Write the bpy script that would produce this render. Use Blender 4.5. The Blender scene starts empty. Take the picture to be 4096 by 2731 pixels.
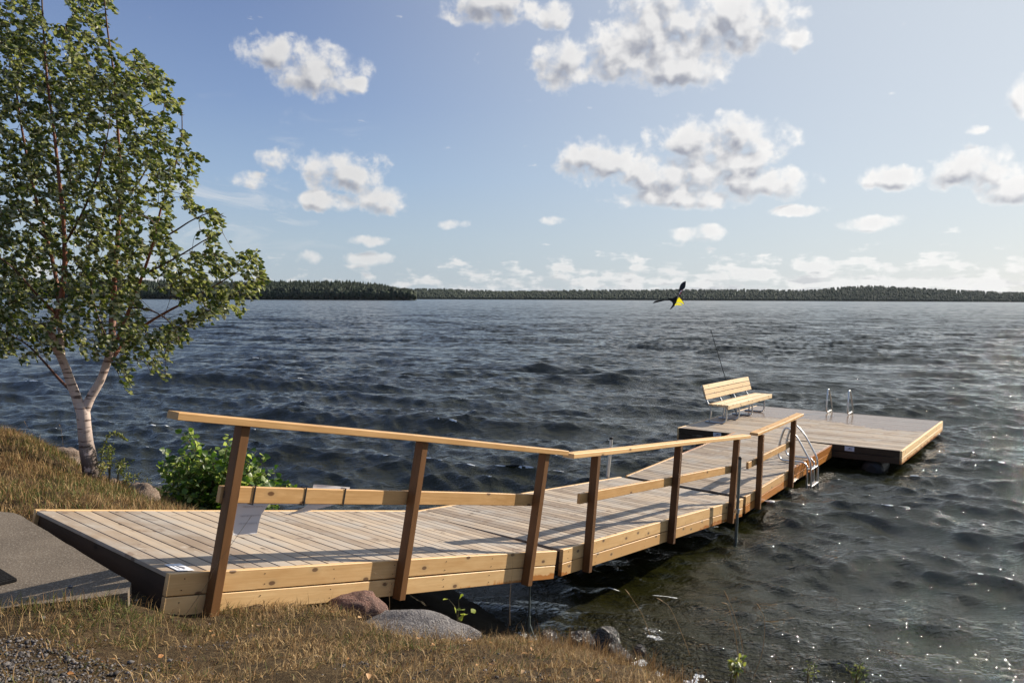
import bpy, math, random
import numpy as np
from mathutils import Vector, Matrix, noise as mnoise
random.seed(7); rng = np.random.default_rng(11)
R = math.radians

# ------------------------------------------------------------------ camera
CAMZ = 3.62
F_PX, PITCH, ROLL = 3272.6, R(3.0025), R(0.2787)
sc = bpy.context.scene
cam_d = bpy.data.cameras.new('camera'); cam = bpy.data.objects.new('camera', cam_d)
sc.collection.objects.link(cam); sc.camera = cam
cam_d.sensor_width = 36; cam_d.lens = F_PX/4096*36; cam_d.clip_start = .1; cam_d.clip_end = 20000
_fwd = Vector((0, math.cos(PITCH), -math.sin(PITCH))); _up = Vector((0, math.sin(PITCH), math.cos(PITCH))); _rt = Vector((1, 0, 0))
_r = _rt*math.cos(ROLL)+_up*math.sin(ROLL); _u = -_rt*math.sin(ROLL)+_up*math.cos(ROLL)
M = Matrix((_r, _u, -_fwd)).transposed().to_4x4(); M.translation = (0, 0, CAMZ)
cam.matrix_world = M

def at(u, v, y):
    """world point seen at photo pixel (u, v) standing y metres ahead of the camera"""
    w = _r*((u-2048)/F_PX)+_u*(-(v-1365.5)/F_PX)+_fwd
    w = w*(y/w.y)
    return Vector((w.x, w.y, w.z+CAMZ))

# ------------------------------------------------------------------ light and sky
SUN_AZ, SUN_EL = R(57.5), R(27)
sun_d = bpy.data.lights.new('sun', 'SUN'); sun_d.energy = 5.0; sun_d.angle = R(.53); sun_d.color = (1.0, .90, .76)
sun = bpy.data.objects.new('sun', sun_d); sc.collection.objects.link(sun)
sdir = Vector((math.sin(SUN_AZ)*math.cos(SUN_EL), math.cos(SUN_AZ)*math.cos(SUN_EL), math.sin(SUN_EL)))
sun.rotation_euler = sdir.to_track_quat('Z', 'Y').to_euler()
sun.location = (40, 30, 40)
SKYK = .665
vs = sc.view_settings
vs.view_transform = 'Standard'; vs.look = 'None'; vs.exposure = .62; vs.gamma = 1; vs.use_curve_mapping = False

class NT:
    """small helper round a node tree"""
    def __init__(s, t): s.t = t; t.nodes.clear()
    def n(s, kind, **kw):
        x = s.t.nodes.new(kind)
        for k, v in kw.items():
            if k.startswith('_'): setattr(x, k[1:], v)
        return x
    def link(s, a, b): s.t.links.new(a, b)
    def put(s, sock, v):
        if hasattr(v, 'is_linked'): s.link(v, sock)
        elif v is not None: sock.default_value = v
    def m(s, op, a, b=None, c=None, clamp=False):
        x = s.t.nodes.new('ShaderNodeMath'); x.operation = op; x.use_clamp = clamp
        for i, v in enumerate((a, b, c)):
            if v is not None: s.put(x.inputs[i], v)
        return x.outputs[0]
    def v(s, op, a, b=None, c=None):
        x = s.t.nodes.new('ShaderNodeVectorMath'); x.operation = op
        for i, q in enumerate((a, b, c)):
            if q is not None: s.put(x.inputs[i], q)
        return x.outputs['Value'] if op in ('DOT_PRODUCT', 'LENGTH', 'DISTANCE') else x.outputs[0]
    def ss(s, x, a, b, c=0., d=1.):
        q = s.t.nodes.new('ShaderNodeMapRange'); q.interpolation_type = 'SMOOTHSTEP'
        for i, w in enumerate((x, a, b, c, d)): s.put(q.inputs[i], w)
        return q.outputs[0]
    def noise(s, vec, scale, detail=3., rough=.5, dist=0., out=0):
        q = s.t.nodes.new('ShaderNodeTexNoise')
        s.put(q.inputs['Vector'], vec); q.inputs['Scale'].default_value = scale; q.inputs['Detail'].default_value = detail
        q.inputs['Roughness'].default_value = rough; q.inputs['Distortion'].default_value = dist
        return q.outputs[out]
    def mix(s, f, a, b, blend='MIX'):
        q = s.t.nodes.new('ShaderNodeMix'); q.data_type = 'RGBA'; q.blend_type = blend
        s.put(q.inputs[0], f)
        for i, w in ((6, a), (7, b)):
            if isinstance(w, tuple) and len(w) == 3: w = w+(1,)
            s.put(q.inputs[i], w)
        return q.outputs[2]
    def ramp(s, f, stops):
        q = s.t.nodes.new('ShaderNodeValToRGB'); s.put(q.inputs[0], f); e = q.color_ramp.elements
        while len(e) < len(stops): e.new(.5)
        for i, (p, c) in enumerate(stops): e[i].position = p; e[i].color = tuple(c)+(1,) if len(c) == 3 else c
        return q.outputs[0]
    def xyz(s, x, y, z):
        q = s.t.nodes.new('ShaderNodeCombineXYZ')
        for i, w in enumerate((x, y, z)): s.put(q.inputs[i], w)
        return q.outputs[0]
    def sep(s, v):
        q = s.t.nodes.new('ShaderNodeSeparateXYZ'); s.put(q.inputs[0], v); return q.outputs

world = bpy.data.worlds.new('World'); sc.world = world; world.use_nodes = True
W_ = NT(world.node_tree)
# clouds: where each stands in the sky (azimuth, elevation, half width, half height, degrees)
CLOUDS = [(10.14,17.62,4.32,2.87),(7.3,16.04,2.88,1.71),(11.34,14.96,3.31,1.24),(14.71,17.79,3.85,2.22),(3.38,15.81,2.23,1.72),(18.99,16.34,.92,.88),(18.95,18.02,1.07,.51),(-1.28,19.4,3.4,1.4),(2.84,18.66,1.2,.91),(-15.83,15.71,2.39,1.21),(-13.26,14.74,3.1,1.62),(-10.87,14.18,1.16,.63),(-11.32,8.44,2.83,1.32),(-8.97,6.59,1.53,1.09),(-12.66,6.44,1.98,.75),(-15.74,9.07,1.93,.97),(-17.5,7.7,1.58,.73),(13.88,10.58,4.4,1.61),(16.01,9.21,2.4,.8),(6.02,9.47,3.25,1.41),(11.11,8.39,4.67,1.49),(16.35,7.74,3.67,1.22),(11.47,6.89,4.33,.83),(24.84,7.75,1.86,.77),(29.09,8.01,2.51,1.25),(31.33,6.54,2.03,.87),(31.54,11.65,.88,1.26),(29.42,10.17,.79,.36),(23.61,4.89,1.9,.5),(19.07,5.84,1.71,.39),(12.84,4.44,1.82,.57),(-4.35,5.11,1.38,.44),(3.3,5.44,1.39,.38),(-14.17,2.7,1.31,.54),(-9.84,2.68,1.52,.51),(-9.83,3.87,1.52,.41)]
THIN = {15, 16, 26, 27, 31, 32, 33, 5, 6}
grp = bpy.data.node_groups.new('cloud_density', 'ShaderNodeTree')
grp.interface.new_socket('P', in_out='INPUT', socket_type='NodeSocketVector')
grp.interface.new_socket('D', in_out='OUTPUT', socket_type='NodeSocketFloat')
grp.interface.new_socket('N', in_out='OUTPUT', socket_type='NodeSocketFloat')
grp.interface.new_socket('S', in_out='OUTPUT', socket_type='NodeSocketFloat')
G = NT(grp); gi = G.n('NodeGroupInput'); go = G.n('NodeGroupOutput'); P = gi.outputs[0]
n1 = G.noise(P, .62, 7., .50, .2)
n2 = G.noise(P, 2.3, 4., .62)
acc = None
for i, (a, e, ra, re) in enumerate(CLOUDS):
    ra *= 1.04; re *= 1.06
    q = G.v('MULTIPLY_ADD', P, (1/ra, 1/re, 0), (-a/ra, -e/re, 0))
    w = .82 if i in THIN else 1.05
    d = G.m('MULTIPLY_ADD', G.v('DOT_PRODUCT', q, q), -.62, w)
    acc = d if acc is None else G.m('MAXIMUM', acc, d)
ps = G.sep(P)
# the bank of small cumulus that thickens towards the horizon, more of it on the right
pb = G.v('MULTIPLY', P, (.42, 1.5, 0)); nb = G.noise(pb, 1.0, 5., .58, .2)
az_w = G.ss(ps[0], -14., 12., .55, 1.)
band = G.m('MULTIPLY', G.ss(ps[1], 4.6, 1.2), az_w)
band = G.m('MULTIPLY', band, G.ss(ps[1], -3., -.2))
bd = G.m('ADD', G.m('MULTIPLY', nb, 3.6), G.m('MULTIPLY_ADD', band, 1.2, -2.2))
# small fair-weather scraps elsewhere
sw = G.noise(G.v('MULTIPLY', P, (.22, .42, 0)), 1.0, 6., .6)
sd = G.m('MULTIPLY_ADD', sw, 3.0, -1.93)
acc = G.m('MAXIMUM', G.m('MAXIMUM', acc, bd), sd)
nn = G.m('ADD', G.m('MULTIPLY_ADD', n1, 2.1, -1.05), G.m('MULTIPLY_ADD', n2, .5, -.25))
dens = G.m('ADD', G.m('MULTIPLY_ADD', acc, 1.0, -.33), nn)
G.link(dens, go.inputs[0]); G.link(n1, go.inputs[1])
ns = G.noise(P, .62, 2.8, .5, .1)
G.link(G.m('ADD', G.m('MULTIPLY_ADD', acc, 1.0, -.33), G.m('MULTIPLY_ADD', ns, 1.25, -.62)), go.inputs[2])
geo = W_.n('ShaderNodeTexCoord'); dr = W_.sep(geo.outputs['Generated'])
az = W_.m('MULTIPLY', W_.m('ARCTAN2', dr[0], dr[1]), 57.2958)
el = W_.m('MULTIPLY', W_.m('ARCSINE', dr[2]), 57.2958)
Pv = W_.xyz(az, el, 0.)
def cg(vec):
    g = W_.n('ShaderNodeGroup'); g.node_tree = grp; W_.link(vec, g.inputs[0]); return g.outputs
c0 = cg(Pv); c1 = cg(W_.v('ADD', Pv, (.42, .85, 0)))
wsp = W_.noise(Pv, .9, 3., .5)
cir = W_.noise(W_.xyz(W_.m('MULTIPLY', az, .16), W_.m('MULTIPLY', el, .5), 3.), 1., 5., .62, 1.2)
streak = W_.m('MULTIPLY', W_.ss(cir, .52, .72), W_.m('MULTIPLY', W_.ss(az, -6., -20.), W_.m('MULTIPLY', W_.ss(el, 2., 5.), W_.ss(el, 14., 9.))))
mask = W_.ss(c0[0], W_.m('MULTIPLY_ADD', wsp, .25, -.16), W_.m('MULTIPLY_ADD', wsp, 1.2, .05))
mask = W_.m('MAXIMUM', mask, W_.m('MULTIPLY', streak, .45))
low = W_.ss(el, 9., 1.)                      # air thins the contrast of far clouds
dsh = W_.m('ADD', W_.m('SUBTRACT', c1[2], c0[2]), W_.m('MULTIPLY', W_.m('SUBTRACT', c1[0], c0[0]), .35))
shade = W_.m('ADD', W_.m('MULTIPLY', W_.ss(c0[2], -.05, .65), W_.ss(dsh, -.40, .52)), W_.m('MULTIPLY', W_.ss(c0[2], .20, .9), .22), clamp=True)
shade = W_.m('MULTIPLY', shade, W_.m('MULTIPLY_ADD', low, -.35, 1.))
ccol = W_.mix(shade, (.90, .885, .865), (.34, .355, .41))
azf = W_.ss(az, -30., 35., .59, .75)
skyt = W_.n('ShaderNodeTexSky'); skyt.sky_type = 'NISHITA'; skyt.sun_disc = False
skyt.sun_elevation = SUN_EL; skyt.sun_rotation = SUN_AZ; skyt.air_density = 1.0; skyt.dust_density = .9; skyt.ozone_density = 1.6
cg_ = W_.v('DOT_PRODUCT', geo.outputs['Generated'], tuple(sdir))
air = W_.ramp(W_.m('DIVIDE', el, 90., clamp=True), [(0., (.47, .55, .62)), (.045, (.42, .53, .65)), (.09, (.33, .46, .66)), (.145, (.235, .345, .58)), (.21, (.175, .26, .485)), (.5, (.21, .29, .49)), (1., (.18, .25, .43))])
air = W_.mix(W_.ss(cg_, .3, .98, 0., .85), air, (.74, .79, .82))
skc = W_.mix(.85, W_.v('SCALE', skyt.outputs[0]), air)
for n_ in W_.t.nodes:
    if n_.type == 'VECT_MATH' and n_.operation == 'SCALE': n_.inputs['Scale'].default_value = .10
bg = W_.n('ShaderNodeBackground'); W_.link(skc, bg.inputs[0]); bg.inputs[1].default_value = SKYK
bc = W_.n('ShaderNodeBackground'); W_.link(ccol, bc.inputs[0]); W_.link(azf, bc.inputs[1])
mx = W_.n('ShaderNodeMixShader'); W_.link(W_.m('MULTIPLY', mask, W_.m('MULTIPLY', W_.ss(el, -.6, .3, 0., .95), W_.ss(el, 0., 7., .72, 1.))), mx.inputs[0])
W_.link(bg.outputs[0], mx.inputs[1]); W_.link(bc.outputs[0], mx.inputs[2])
wo = W_.n('ShaderNodeOutputWorld'); W_.link(mx.outputs[0], wo.inputs[0])
world.cycles.sampling_method = 'MANUAL'; world.cycles.sample_map_resolution = 512
sc.cycles.max_bounces = 6; sc.cycles.diffuse_bounces = 2; sc.cycles.glossy_bounces = 3; sc.cycles.transmission_bounces = 4
sc.cycles.transparent_max_bounces = 4; sc.cycles.caustics_reflective = False; sc.cycles.caustics_refractive = False
sc.cycles.sample_clamp_indirect = 6

# ------------------------------------------------------------------ materials
def mat(name, rough=.6, spec=.3):
    m = bpy.data.materials.new(name); m.use_nodes = True; t = NT(m.node_tree)
    b = t.n('ShaderNodeBsdfPrincipled'); o = t.n('ShaderNodeOutputMaterial'); t.link(b.outputs[0], o.inputs[0])
    b.inputs['Roughness'].default_value = rough; b.inputs['Specular IOR Level'].default_value = spec
    return m, t, b, o
def bump(t, b, h, strength=.3, dist=.01):
    q = t.n('ShaderNodeBump'); q.inputs['Strength'].default_value = strength; q.inputs['Distance'].default_value = dist
    t.link(h, q.inputs['Height']); t.link(q.outputs[0], b.inputs['Normal']); return q
def attr(t, name, out='Fac'):
    q = t.n('ShaderNodeAttribute'); q.attribute_name = name; return q.outputs[out]

def wood(name, light, dark, knotc, axis='x', rough=.6, knots=1., grain=.5, spec=.25, wet=None, grey=None):
    m, t, b, o = mat(name, rough, spec)
    tc = t.n('ShaderNodeTexCoord').outputs['Object']; s = t.sep(tc); tint = attr(t, 'tint')
    i = 'xyz'.index(axis); a, p, q = s[i], s[(i+1) % 3], s[(i+2) % 3]
    off = t.m('MULTIPLY', tint, 37.)
    cross = t.m('ADD', p, t.m('MULTIPLY', q, 1.3))
    # grain: long streaks, bent round the knots
    kv = t.xyz(t.m('MULTIPLY_ADD', a, 3.4, off), t.m('MULTIPLY_ADD', t.m('ADD', p, q), 6., t.m('MULTIPLY', off, 1.7)), 0.)
    vo = t.n('ShaderNodeTexVoronoi'); vo.voronoi_dimensions = '2D'; vo.inputs['Scale'].default_value = 1.; t.link(kv, vo.inputs['Vector']); kd = vo.outputs['Distance']
    rnd = t.sep(vo.outputs['Color'])[0]
    bend = t.ss(kd, .5, .05)
    gv = t.xyz(t.m('MULTIPLY_ADD', a, 1.4, off), t.m('ADD', t.m('MULTIPLY', p, 55.), t.m('MULTIPLY', bend, .8)), t.m('MULTIPLY', q, 55.))
    g1 = t.noise(gv, 1., 4., .6, .5)
    g2 = t.noise(t.xyz(t.m('MULTIPLY_ADD', a, 3., off), t.m('MULTIPLY', p, 9.), t.m('MULTIPLY', q, 9.)), 1., 3., .55)
    f = t.m('ADD', t.m('MULTIPLY', t.m('SUBTRACT', g1, .5), 1.9*grain), t.m('MULTIPLY', t.m('SUBTRACT', g2, .5), 1.1))
    f = t.m('ADD', f, t.m('MULTIPLY', t.m('SUBTRACT', t.m('FRACT', t.m('MULTIPLY', tint, 7.31)), .5), 1.25))
    f = t.m('ADD', f, .5, clamp=True)
    col = t.mix(f, light, dark)
    if grey is not None:
        gr = t.noise(t.v('MULTIPLY', tc, (1.8, 1.8, 1.8)), 1., 4., .6)
        col = t.mix(t.ss(gr, .4, .68, 0., .75), col, grey)
        sp = t.noise(t.v('ADD', tc, (5.1, 2.2, 0)), 9., 3., .65)
        col = t.mix(t.ss(sp, .64, .72, 0., .45), col, (.52, .47, .40))
        st = t.noise(t.v('ADD', tc, (1.1, 7.2, 0)), 2.6, 4., .7)
        col = t.mix(t.ss(st, .60, .67, 0., .6), col, (.13, .075, .045))
    if knots > 0:
        keep = t.m('GREATER_THAN', rnd, 1-knots*.62)
        ring = t.m('MULTIPLY', t.ss(kd, .26, .10), keep)
        col = t.mix(t.m('MULTIPLY', ring, .45), col, tuple(x*.62 for x in light))
        col = t.mix(t.m('MULTIPLY', t.m('MULTIPLY', t.ss(kd, .115, .07), keep), .9), col, knotc)
    if wet is not None:
        wm = attr(t, 'wet'); wn = t.noise(tc, 5., 4., .65)
        wf = t.ss(t.m('ADD', wm, t.m('MULTIPLY_ADD', wn, .9, -.45)), .42, .56)
        col = t.mix(wf, col, t.mix(.5, t.mix(1., col, wet, 'MULTIPLY'), tuple(x*.55 for x in wet)))
        t.link(t.m('MULTIPLY_ADD', wf, -.42, rough), b.inputs['Roughness'])
        b.inputs['Specular IOR Level'].default_value = .5
    t.link(col, b.inputs['Base Color'])
    bump(t, b, t.m('ADD', g1, t.m('MULTIPLY', g2, .5)), .35, .003)
    return m

M_DECK = wood('weathered_decking', (.44, .345, .245), (.24, .175, .12), (.10, .06, .035), 'y', .62, .35, .5, wet=(.55, .42, .32), grey=(.37, .335, .29))
M_PINE = wood('fresh_pine', (.77, .52, .25), (.55, .315, .12), (.12, .06, .028), 'x', .55, .8, .5, wet=(.80, .42, .16))
M_RAIL = wood('rail_pine', (.74, .46, .21), (.50, .28, .105), (.13, .06, .025), 'x', .5, .55, .6)
M_POST = wood('brown_post_wood', (.175, .082, .030), (.085, .038, .015), (.05, .025, .012), 'z', .55, .35, .6)
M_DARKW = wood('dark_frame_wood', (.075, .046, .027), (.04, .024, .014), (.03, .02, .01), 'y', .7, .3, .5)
M_BENCH = wood('pale_bench_pine', (.74, .58, .36), (.58, .40, .21), (.22, .11, .05), 'x', .5, .9, .4)
M_SHADEX = wood('shaded_edge_wood', (.085, .052, .03), (.045, .028, .016), (.03, .02, .01), 'y', .6, .3, .5)  # shade of the platform's unlit end faces, put into the wood colour

def plain(name, col, rough=.5, metal=0., spec=.5, var=.0, vs_=8., bmp=0.):
    m, t, b, o = mat(name, rough, spec); b.inputs['Metallic'].default_value = metal
    tc = t.n('ShaderNodeTexCoord').outputs['Object']
    n = t.noise(tc, vs_, 4., .6)
    t.link(t.mix(t.m('MULTIPLY', t.ss(n, .3, .7), var), col, tuple(x*.45 for x in col)), b.inputs['Base Color'])
    if bmp: bump(t, b, n, bmp, .01)
    return m
M_STEEL = plain('galvanised_steel', (.62, .63, .62), .32, .85, .5, .35, 30.)
M_OLD = plain('weathered_steel', (.17, .20, .19), .5, .6, .5, .5, 20.)
M_ALU = plain('brushed_aluminium', (.72, .72, .70), .3, .9, .5, .25, 30.)
M_BLACK = plain('black_plastic', (.012, .012, .013), .5)
M_RUBBER = plain('black_rubber', (.012, .011, .011), .8, 0, .2, .5, 40., .5)
M_WHITE = plain('white_enamel', (.72, .72, .75), .4)
M_INK = plain('dark_ink', (.06, .06, .09), .6)
M_SCREW = plain('rusty_screw', (.10, .05, .025), .6, .5)

# ------------------------------------------------------------------ mesh helpers
COL = sc.collection
class MB:
    def __init__(s): s.v = []; s.f = []; s.t = []; s.w = []; s.mi = []; s.cur = 0
    def _add(s, vs_, fs, tint=None, wet=0.):
        o = len(s.v); s.v += [tuple(x) for x in vs_]; s.f += [tuple(i+o for i in f) for f in fs]
        tn = random.random() if tint is None else tint; s.mi += [s.cur]*len(fs)
        s.t += [tn]*len(vs_); s.w += (list(wet) if hasattr(wet, '__len__') else [wet]*len(vs_))
        return s
    def box(s, x0, x1, y0, y1, z0, z1, tint=None, wet=0., bev=.003, wob=0.):
        """box with chamfered edges; x is the long way for wet given as (left, right, ...) values"""
        c = min(bev, (x1-x0)*.3, (y1-y0)*.3, (z1-z0)*.3)
        X, Y, Z = (x0, x1), (y0, y1), (z0, z1); vs_ = []; idx = {}
        for i in (0, 1):
            for j in (0, 1):
                for k in (0, 1):
                    sx, sy, sz = (c if i == 0 else -c), (c if j == 0 else -c), (c if k == 0 else -c)
                    p = (X[i], Y[j], Z[k])
                    for a in range(3):
                        q = [p[0]+sx, p[1]+sy, p[2]+sz]; q[a] = p[a]; idx[i, j, k, a] = len(vs_); vs_.append(q)
        fs = []
        g = lambda i, j, k, a: idx[i, j, k, a]
        for i in (0, 1):
            f = [g(i, 0, 0, 0), g(i, 1, 0, 0), g(i, 1, 1, 0), g(i, 0, 1, 0)]; fs.append(f if i else f[::-1])
            f = [g(0, i, 0, 1), g(0, i, 1, 1), g(1, i, 1, 1), g(1, i, 0, 1)]; fs.append(f if i else f[::-1])
            f = [g(0, 0, i, 2), g(1, 0, i, 2), g(1, 1, i, 2), g(0, 1, i, 2)]; fs.append(f if i else f[::-1])
        for i in (0, 1):
            for j in (0, 1):
                fs.append([g(i, j, 0, 0), g(i, j, 1, 0), g(i, j, 1, 1), g(i, j, 0, 1)])
                fs.append([g(i, 0, j, 0), g(i, 1, j, 0), g(i, 1, j, 2), g(i, 0, j, 2)])
                fs.append([g(0, i, j, 1), g(1, i, j, 1), g(1, i, j, 2), g(0, i, j, 2)])
                for k in (0, 1): fs.append([g(i, j, k, 0), g(i, j, k, 1), g(i, j, k, 2)])
        if hasattr(wet, '__call__'): wet = [wet(*p) for p in vs_]
        return s._add(vs_, fs, tint, wet)
    def board(s, x0, x1, y0, y1, z0, z1, n=12, tint=None, wet=None, wob=.0015):
        """long board cut into n pieces along x, chamfered, slightly uneven"""
        c = .004; prof = [(y0+c, z0), (y1-c, z0), (y1, z0+c), (y1, z1-c), (y1-c, z1), (y0+c, z1), (y0, z1-c), (y0, z0+c)]
        vs_ = []; fs = []
        ph = random.random()*9
        for i in range(n+1):
            x = x0+(x1-x0)*i/n; dy = wob*math.sin(ph+x*2.3); dz = wob*math.sin(ph*2+x*1.7)
            vs_ += [(x, y+dy, z+dz) for y, z in prof]
        for i in range(n):
            for j in range(8):
                a = i*8+j; b_ = i*8+(j+1) % 8; fs.append((a, a+8, b_+8, b_))
        fs.append(tuple(range(8))); fs.append(tuple(range(n*8, n*8+8))[::-1])
        w = [wet(*p) for p in vs_] if wet else 0.
        return s._add(vs_, fs, tint, w)
    def tube(s, pts, rad, sides=8, tint=None, cap=True):
        pts = [Vector(p) for p in pts]; n = len(pts)
        if not hasattr(rad, '__len__'): rad = [rad]*n
        vs_ = []; fs = []; up = None
        for i, p in enumerate(pts):
            t_ = (pts[min(i+1, n-1)]-pts[max(i-1, 0)]).normalized()
            if up is None:
                up = Vector((0, 0, 1)) if abs(t_.z) < .9 else Vector((1, 0, 0))
            a = t_.cross(up).normalized(); b_ = a.cross(t_).normalized(); up = b_
            for k in range(sides):
                th = 2*math.pi*k/sides; vs_.append(p+(a*math.cos(th)+b_*math.sin(th))*rad[i])
        for i in range(n-1):
            for k in range(sides):
                q = i*sides+k; r_ = i*sides+(k+1) % sides; fs.append((q, q+sides, r_+sides, r_))
        if cap: fs.append(tuple(range(sides))); fs.append(tuple(range((n-1)*sides, n*sides))[::-1])
        return s._add(vs_, fs, tint)
    def quad(s, a, b_, c, d, tint=None): return s._add([a, b_, c, d], [(0, 1, 2, 3)], tint)
    def build(s, name, m, parent=None, smooth=False, fix=True):
        me = bpy.data.meshes.new(name); me.from_pydata(s.v, [], s.f); me.update()
        if fix:
            import bmesh
            bm = bmesh.new(); bm.from_mesh(me); bmesh.ops.recalc_face_normals(bm, faces=bm.faces); bm.to_mesh(me); bm.free()
        a = me.attributes.new('tint', 'FLOAT', 'POINT'); a.data.foreach_set('value', s.t)
        a = me.attributes.new('wet', 'FLOAT', 'POINT'); a.data.foreach_set('value', s.w)
        for m_ in (m if isinstance(m, (list, tuple)) else [m]): me.materials.append(m_)
        me.polygons.foreach_set('material_index', s.mi)
        if smooth: me.polygons.foreach_set('use_smooth', [True]*len(me.polygons))
        o = bpy.data.objects.new(name, me); COL.objects.link(o); o.parent = parent
        return o
def np_mesh(name, V, Fq, m, parent=None, smooth=False, attrs=None, tris=False):
    """mesh from arrays; Fq (n,4) or (n,3)"""
    me = bpy.data.meshes.new(name); k = Fq.shape[1]
    me.vertices.add(len(V)); me.vertices.foreach_set('co', np.ascontiguousarray(V, np.float32).ravel())
    me.loops.add(Fq.size); me.loops.foreach_set('vertex_index', np.ascontiguousarray(Fq, np.int32).ravel())
    me.polygons.add(len(Fq)); me.polygons.foreach_set('loop_start', np.arange(0, Fq.size, k, dtype=np.int32))
    me.polygons.foreach_set('loop_total', np.full(len(Fq), k, np.int32))
    if smooth: me.polygons.foreach_set('use_smooth', np.ones(len(Fq), bool))
    me.update(calc_edges=True)
    for nm, val in (attrs or {}).items():
        a = me.attributes.new(nm, 'FLOAT', 'POINT'); a.data.foreach_set('value', np.ascontiguousarray(val, np.float32))
    me.materials.append(m)
    o = bpy.data.objects.new(name, me); COL.objects.link(o); o.parent = parent
    return o
def tag(o, label=None, cat=None, group=None, kind=None):
    for k, v in (('label', label), ('category', cat), ('group', group), ('kind', kind)):
        if v: o[k] = v
    return o
def empty(name, mw, label, cat, group=None):
    o = bpy.data.objects.new(name, None); COL.objects.link(o); o.empty_display_size = .2
    o.matrix_world = mw if isinstance(mw, Matrix) else Matrix.Translation(mw)
    return tag(o, label, cat, group)
def frame(A, d, c):
    d = Vector(d).normalized(); c = Vector(c); c = (c-d*c.dot(d)).normalized(); n = d.cross(c)
    m = Matrix((d, c, n)).transposed().to_4x4(); m.translation = A; return m
def smooth_path(pts, k=5):
    """Catmull-Rom through the points"""
    P_ = [Vector(p) for p in pts]; P_ = [P_[0]*2-P_[1]]+P_+[P_[-1]*2-P_[-2]]; out = []
    for i in range(1, len(P_)-2):
        a, b_, c, d = P_[i-1:i+3]
        for j in range(k):
            t_ = j/k; out.append(.5*((2*b_)+(c-a)*t_+(2*a-5*b_+4*c-d)*t_*t_+(3*b_-a-3*c+d)*t_**3))
    out.append(P_[-2]); return out

# ------------------------------------------------------------------ terrain
def _p(u, v, y): return tuple(at(u, v, y))
CTRL = [(0,3.5,1.95),(-2.5,3.5,1.99),(-2.1,4.97,1.58),(-2.42,4.86,1.77),(-2.8,4.72,1.78),(-3.3,4.5,1.79),(-3.9,4.25,1.80),(-2.5,4.5,1.79),(-3.1,4.4,1.78),(-4.4,4.1,1.86),(-5,5.2,1.62),(-1.2,5.6,1.44),(-1.35,6.0,1.24),(-.75,5.85,1.05),(-.37,6.05,.98),
 (.1,5.8,1.12),(.57,5.3,1.26),(.82,4.85,1.37),(.97,4.45,1.44),(1.25,3.6,1.62),(2.0,2.5,1.85),(-.7,4.6,1.60),(.2,4.7,1.52),(-.9,3.9,1.82),
 (.3,6.9,.62),(-.3,7.2,.55),(1.0,6.2,.65),(1.5,5.3,.7),(1.9,4.4,.72),(2.5,3.4,.75),(.6,7.9,.12),(1.6,6.9,-.05),(2.3,5.9,-.1),(2.8,4.7,-.1),(3.6,3.6,-.1),
 (3.2,8,-.42),(2,10,-.8),(6,5.5,-.45),(5,8.5,-.6),(0,11.5,-1.1),(-2,13.5,-1.1),(-.2,8.3,.15),(-1.2,7.6,.75),(-2.2,7.2,1.3),(-3.0,6.2,1.55),(-4,5.8,1.60),
 (-4.97,9.8,1.37),(-4.2,7.9,1.68),(-3.0,8.2,1.35),(-3.1,9.2,.9),(-3.7,9,1.15),(-4.1,9,1.36),(-4.1,10,1.0),(-4.5,10,1.16),(-4.9,10.9,.9),(-5.0,12,.55),(-5.5,12.2,.72),
 (-5.25,10,1.40),(-5.8,11,1.15),(-6.3,12,.9),(-5.5,10,1.60),(-6.05,11,1.42),(-6.6,12,1.15),(-5.95,10,1.80),(-6.6,11,1.62),(-7.1,12,1.35),(-6.4,10.3,1.86),(-6.9,11,1.72),
 (-8.3,10.5,1.95),(-3.6,10.5,.5),(-3.0,10.6,.3),(-2.2,10,.4),(-1.1,9.2,.3),(-5.2,8.6,1.62),(-7.5,8.2,1.85),(-6.5,6.9,1.72),
 (-7.5,14.5,.0),(-6.3,13.8,.05),(-4.6,13.4,-.05),(-3.9,12.6,-.1),(-2.2,12,-.25),(-.6,10.6,-.3),(-12,13,1.3),(-15,17,.0),(-20,19,-.2),(-12,8,2.0),(-9,13.2,.6),
 (0,0,2.1),(-5,0,2.15),(5,0,1.8),(5.2,2,.9),(8,0,1.0),(9,-4,1.5),(7,2.2,-.2),(12,-1,-.2),(0,-10,2.6),(-12,-10,2.6),(12,-10,2.2),(-22,5,2.2),(-25,-8,2.6),
 (20,-8,.4),(-12,22,-1.5),(0,22,-2),(12,16,-2),(22,4,-1.8),(-26,24,-1.2)]
_C = np.array(CTRL, float)
def _tps(r2): return .5*r2*np.log(r2+1e-9)
_K = _tps(((_C[:, None, :2]-_C[None, :, :2])**2).sum(-1))+np.eye(len(_C))*.01
_Q = np.c_[np.ones(len(_C)), _C[:, :2]]
_A = np.block([[_K, _Q], [_Q.T, np.zeros((3, 3))]]); _w = np.linalg.solve(_A, np.r_[_C[:, 2], 0, 0, 0])
def vnoise(x, y, seed=0):
    """smooth value noise on arrays"""
    xi = np.floor(x).astype(np.int64); yi = np.floor(y).astype(np.int64); fx = x-xi; fy = y-yi
    fx = fx*fx*(3-2*fx); fy = fy*fy*(3-2*fy)
    def h(a, b):
        n = (a*374761393+b*668265263+seed*144269) & 0xffffffff
        n = ((n ^ (n >> 13))*1274126177) & 0xffffffff
        return ((n ^ (n >> 16)) & 0xffff)/65535.
    return (h(xi, yi)*(1-fx)+h(xi+1, yi)*fx)*(1-fy)+(h(xi, yi+1)*(1-fx)+h(xi+1, yi+1)*fx)*fy
def fbm(x, y, o=4, seed=0):
    s = 0; a = .5
    for k in range(o): s = s+a*vnoise(x*2**k, y*2**k, seed+k); a *= .5
    return s
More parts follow.
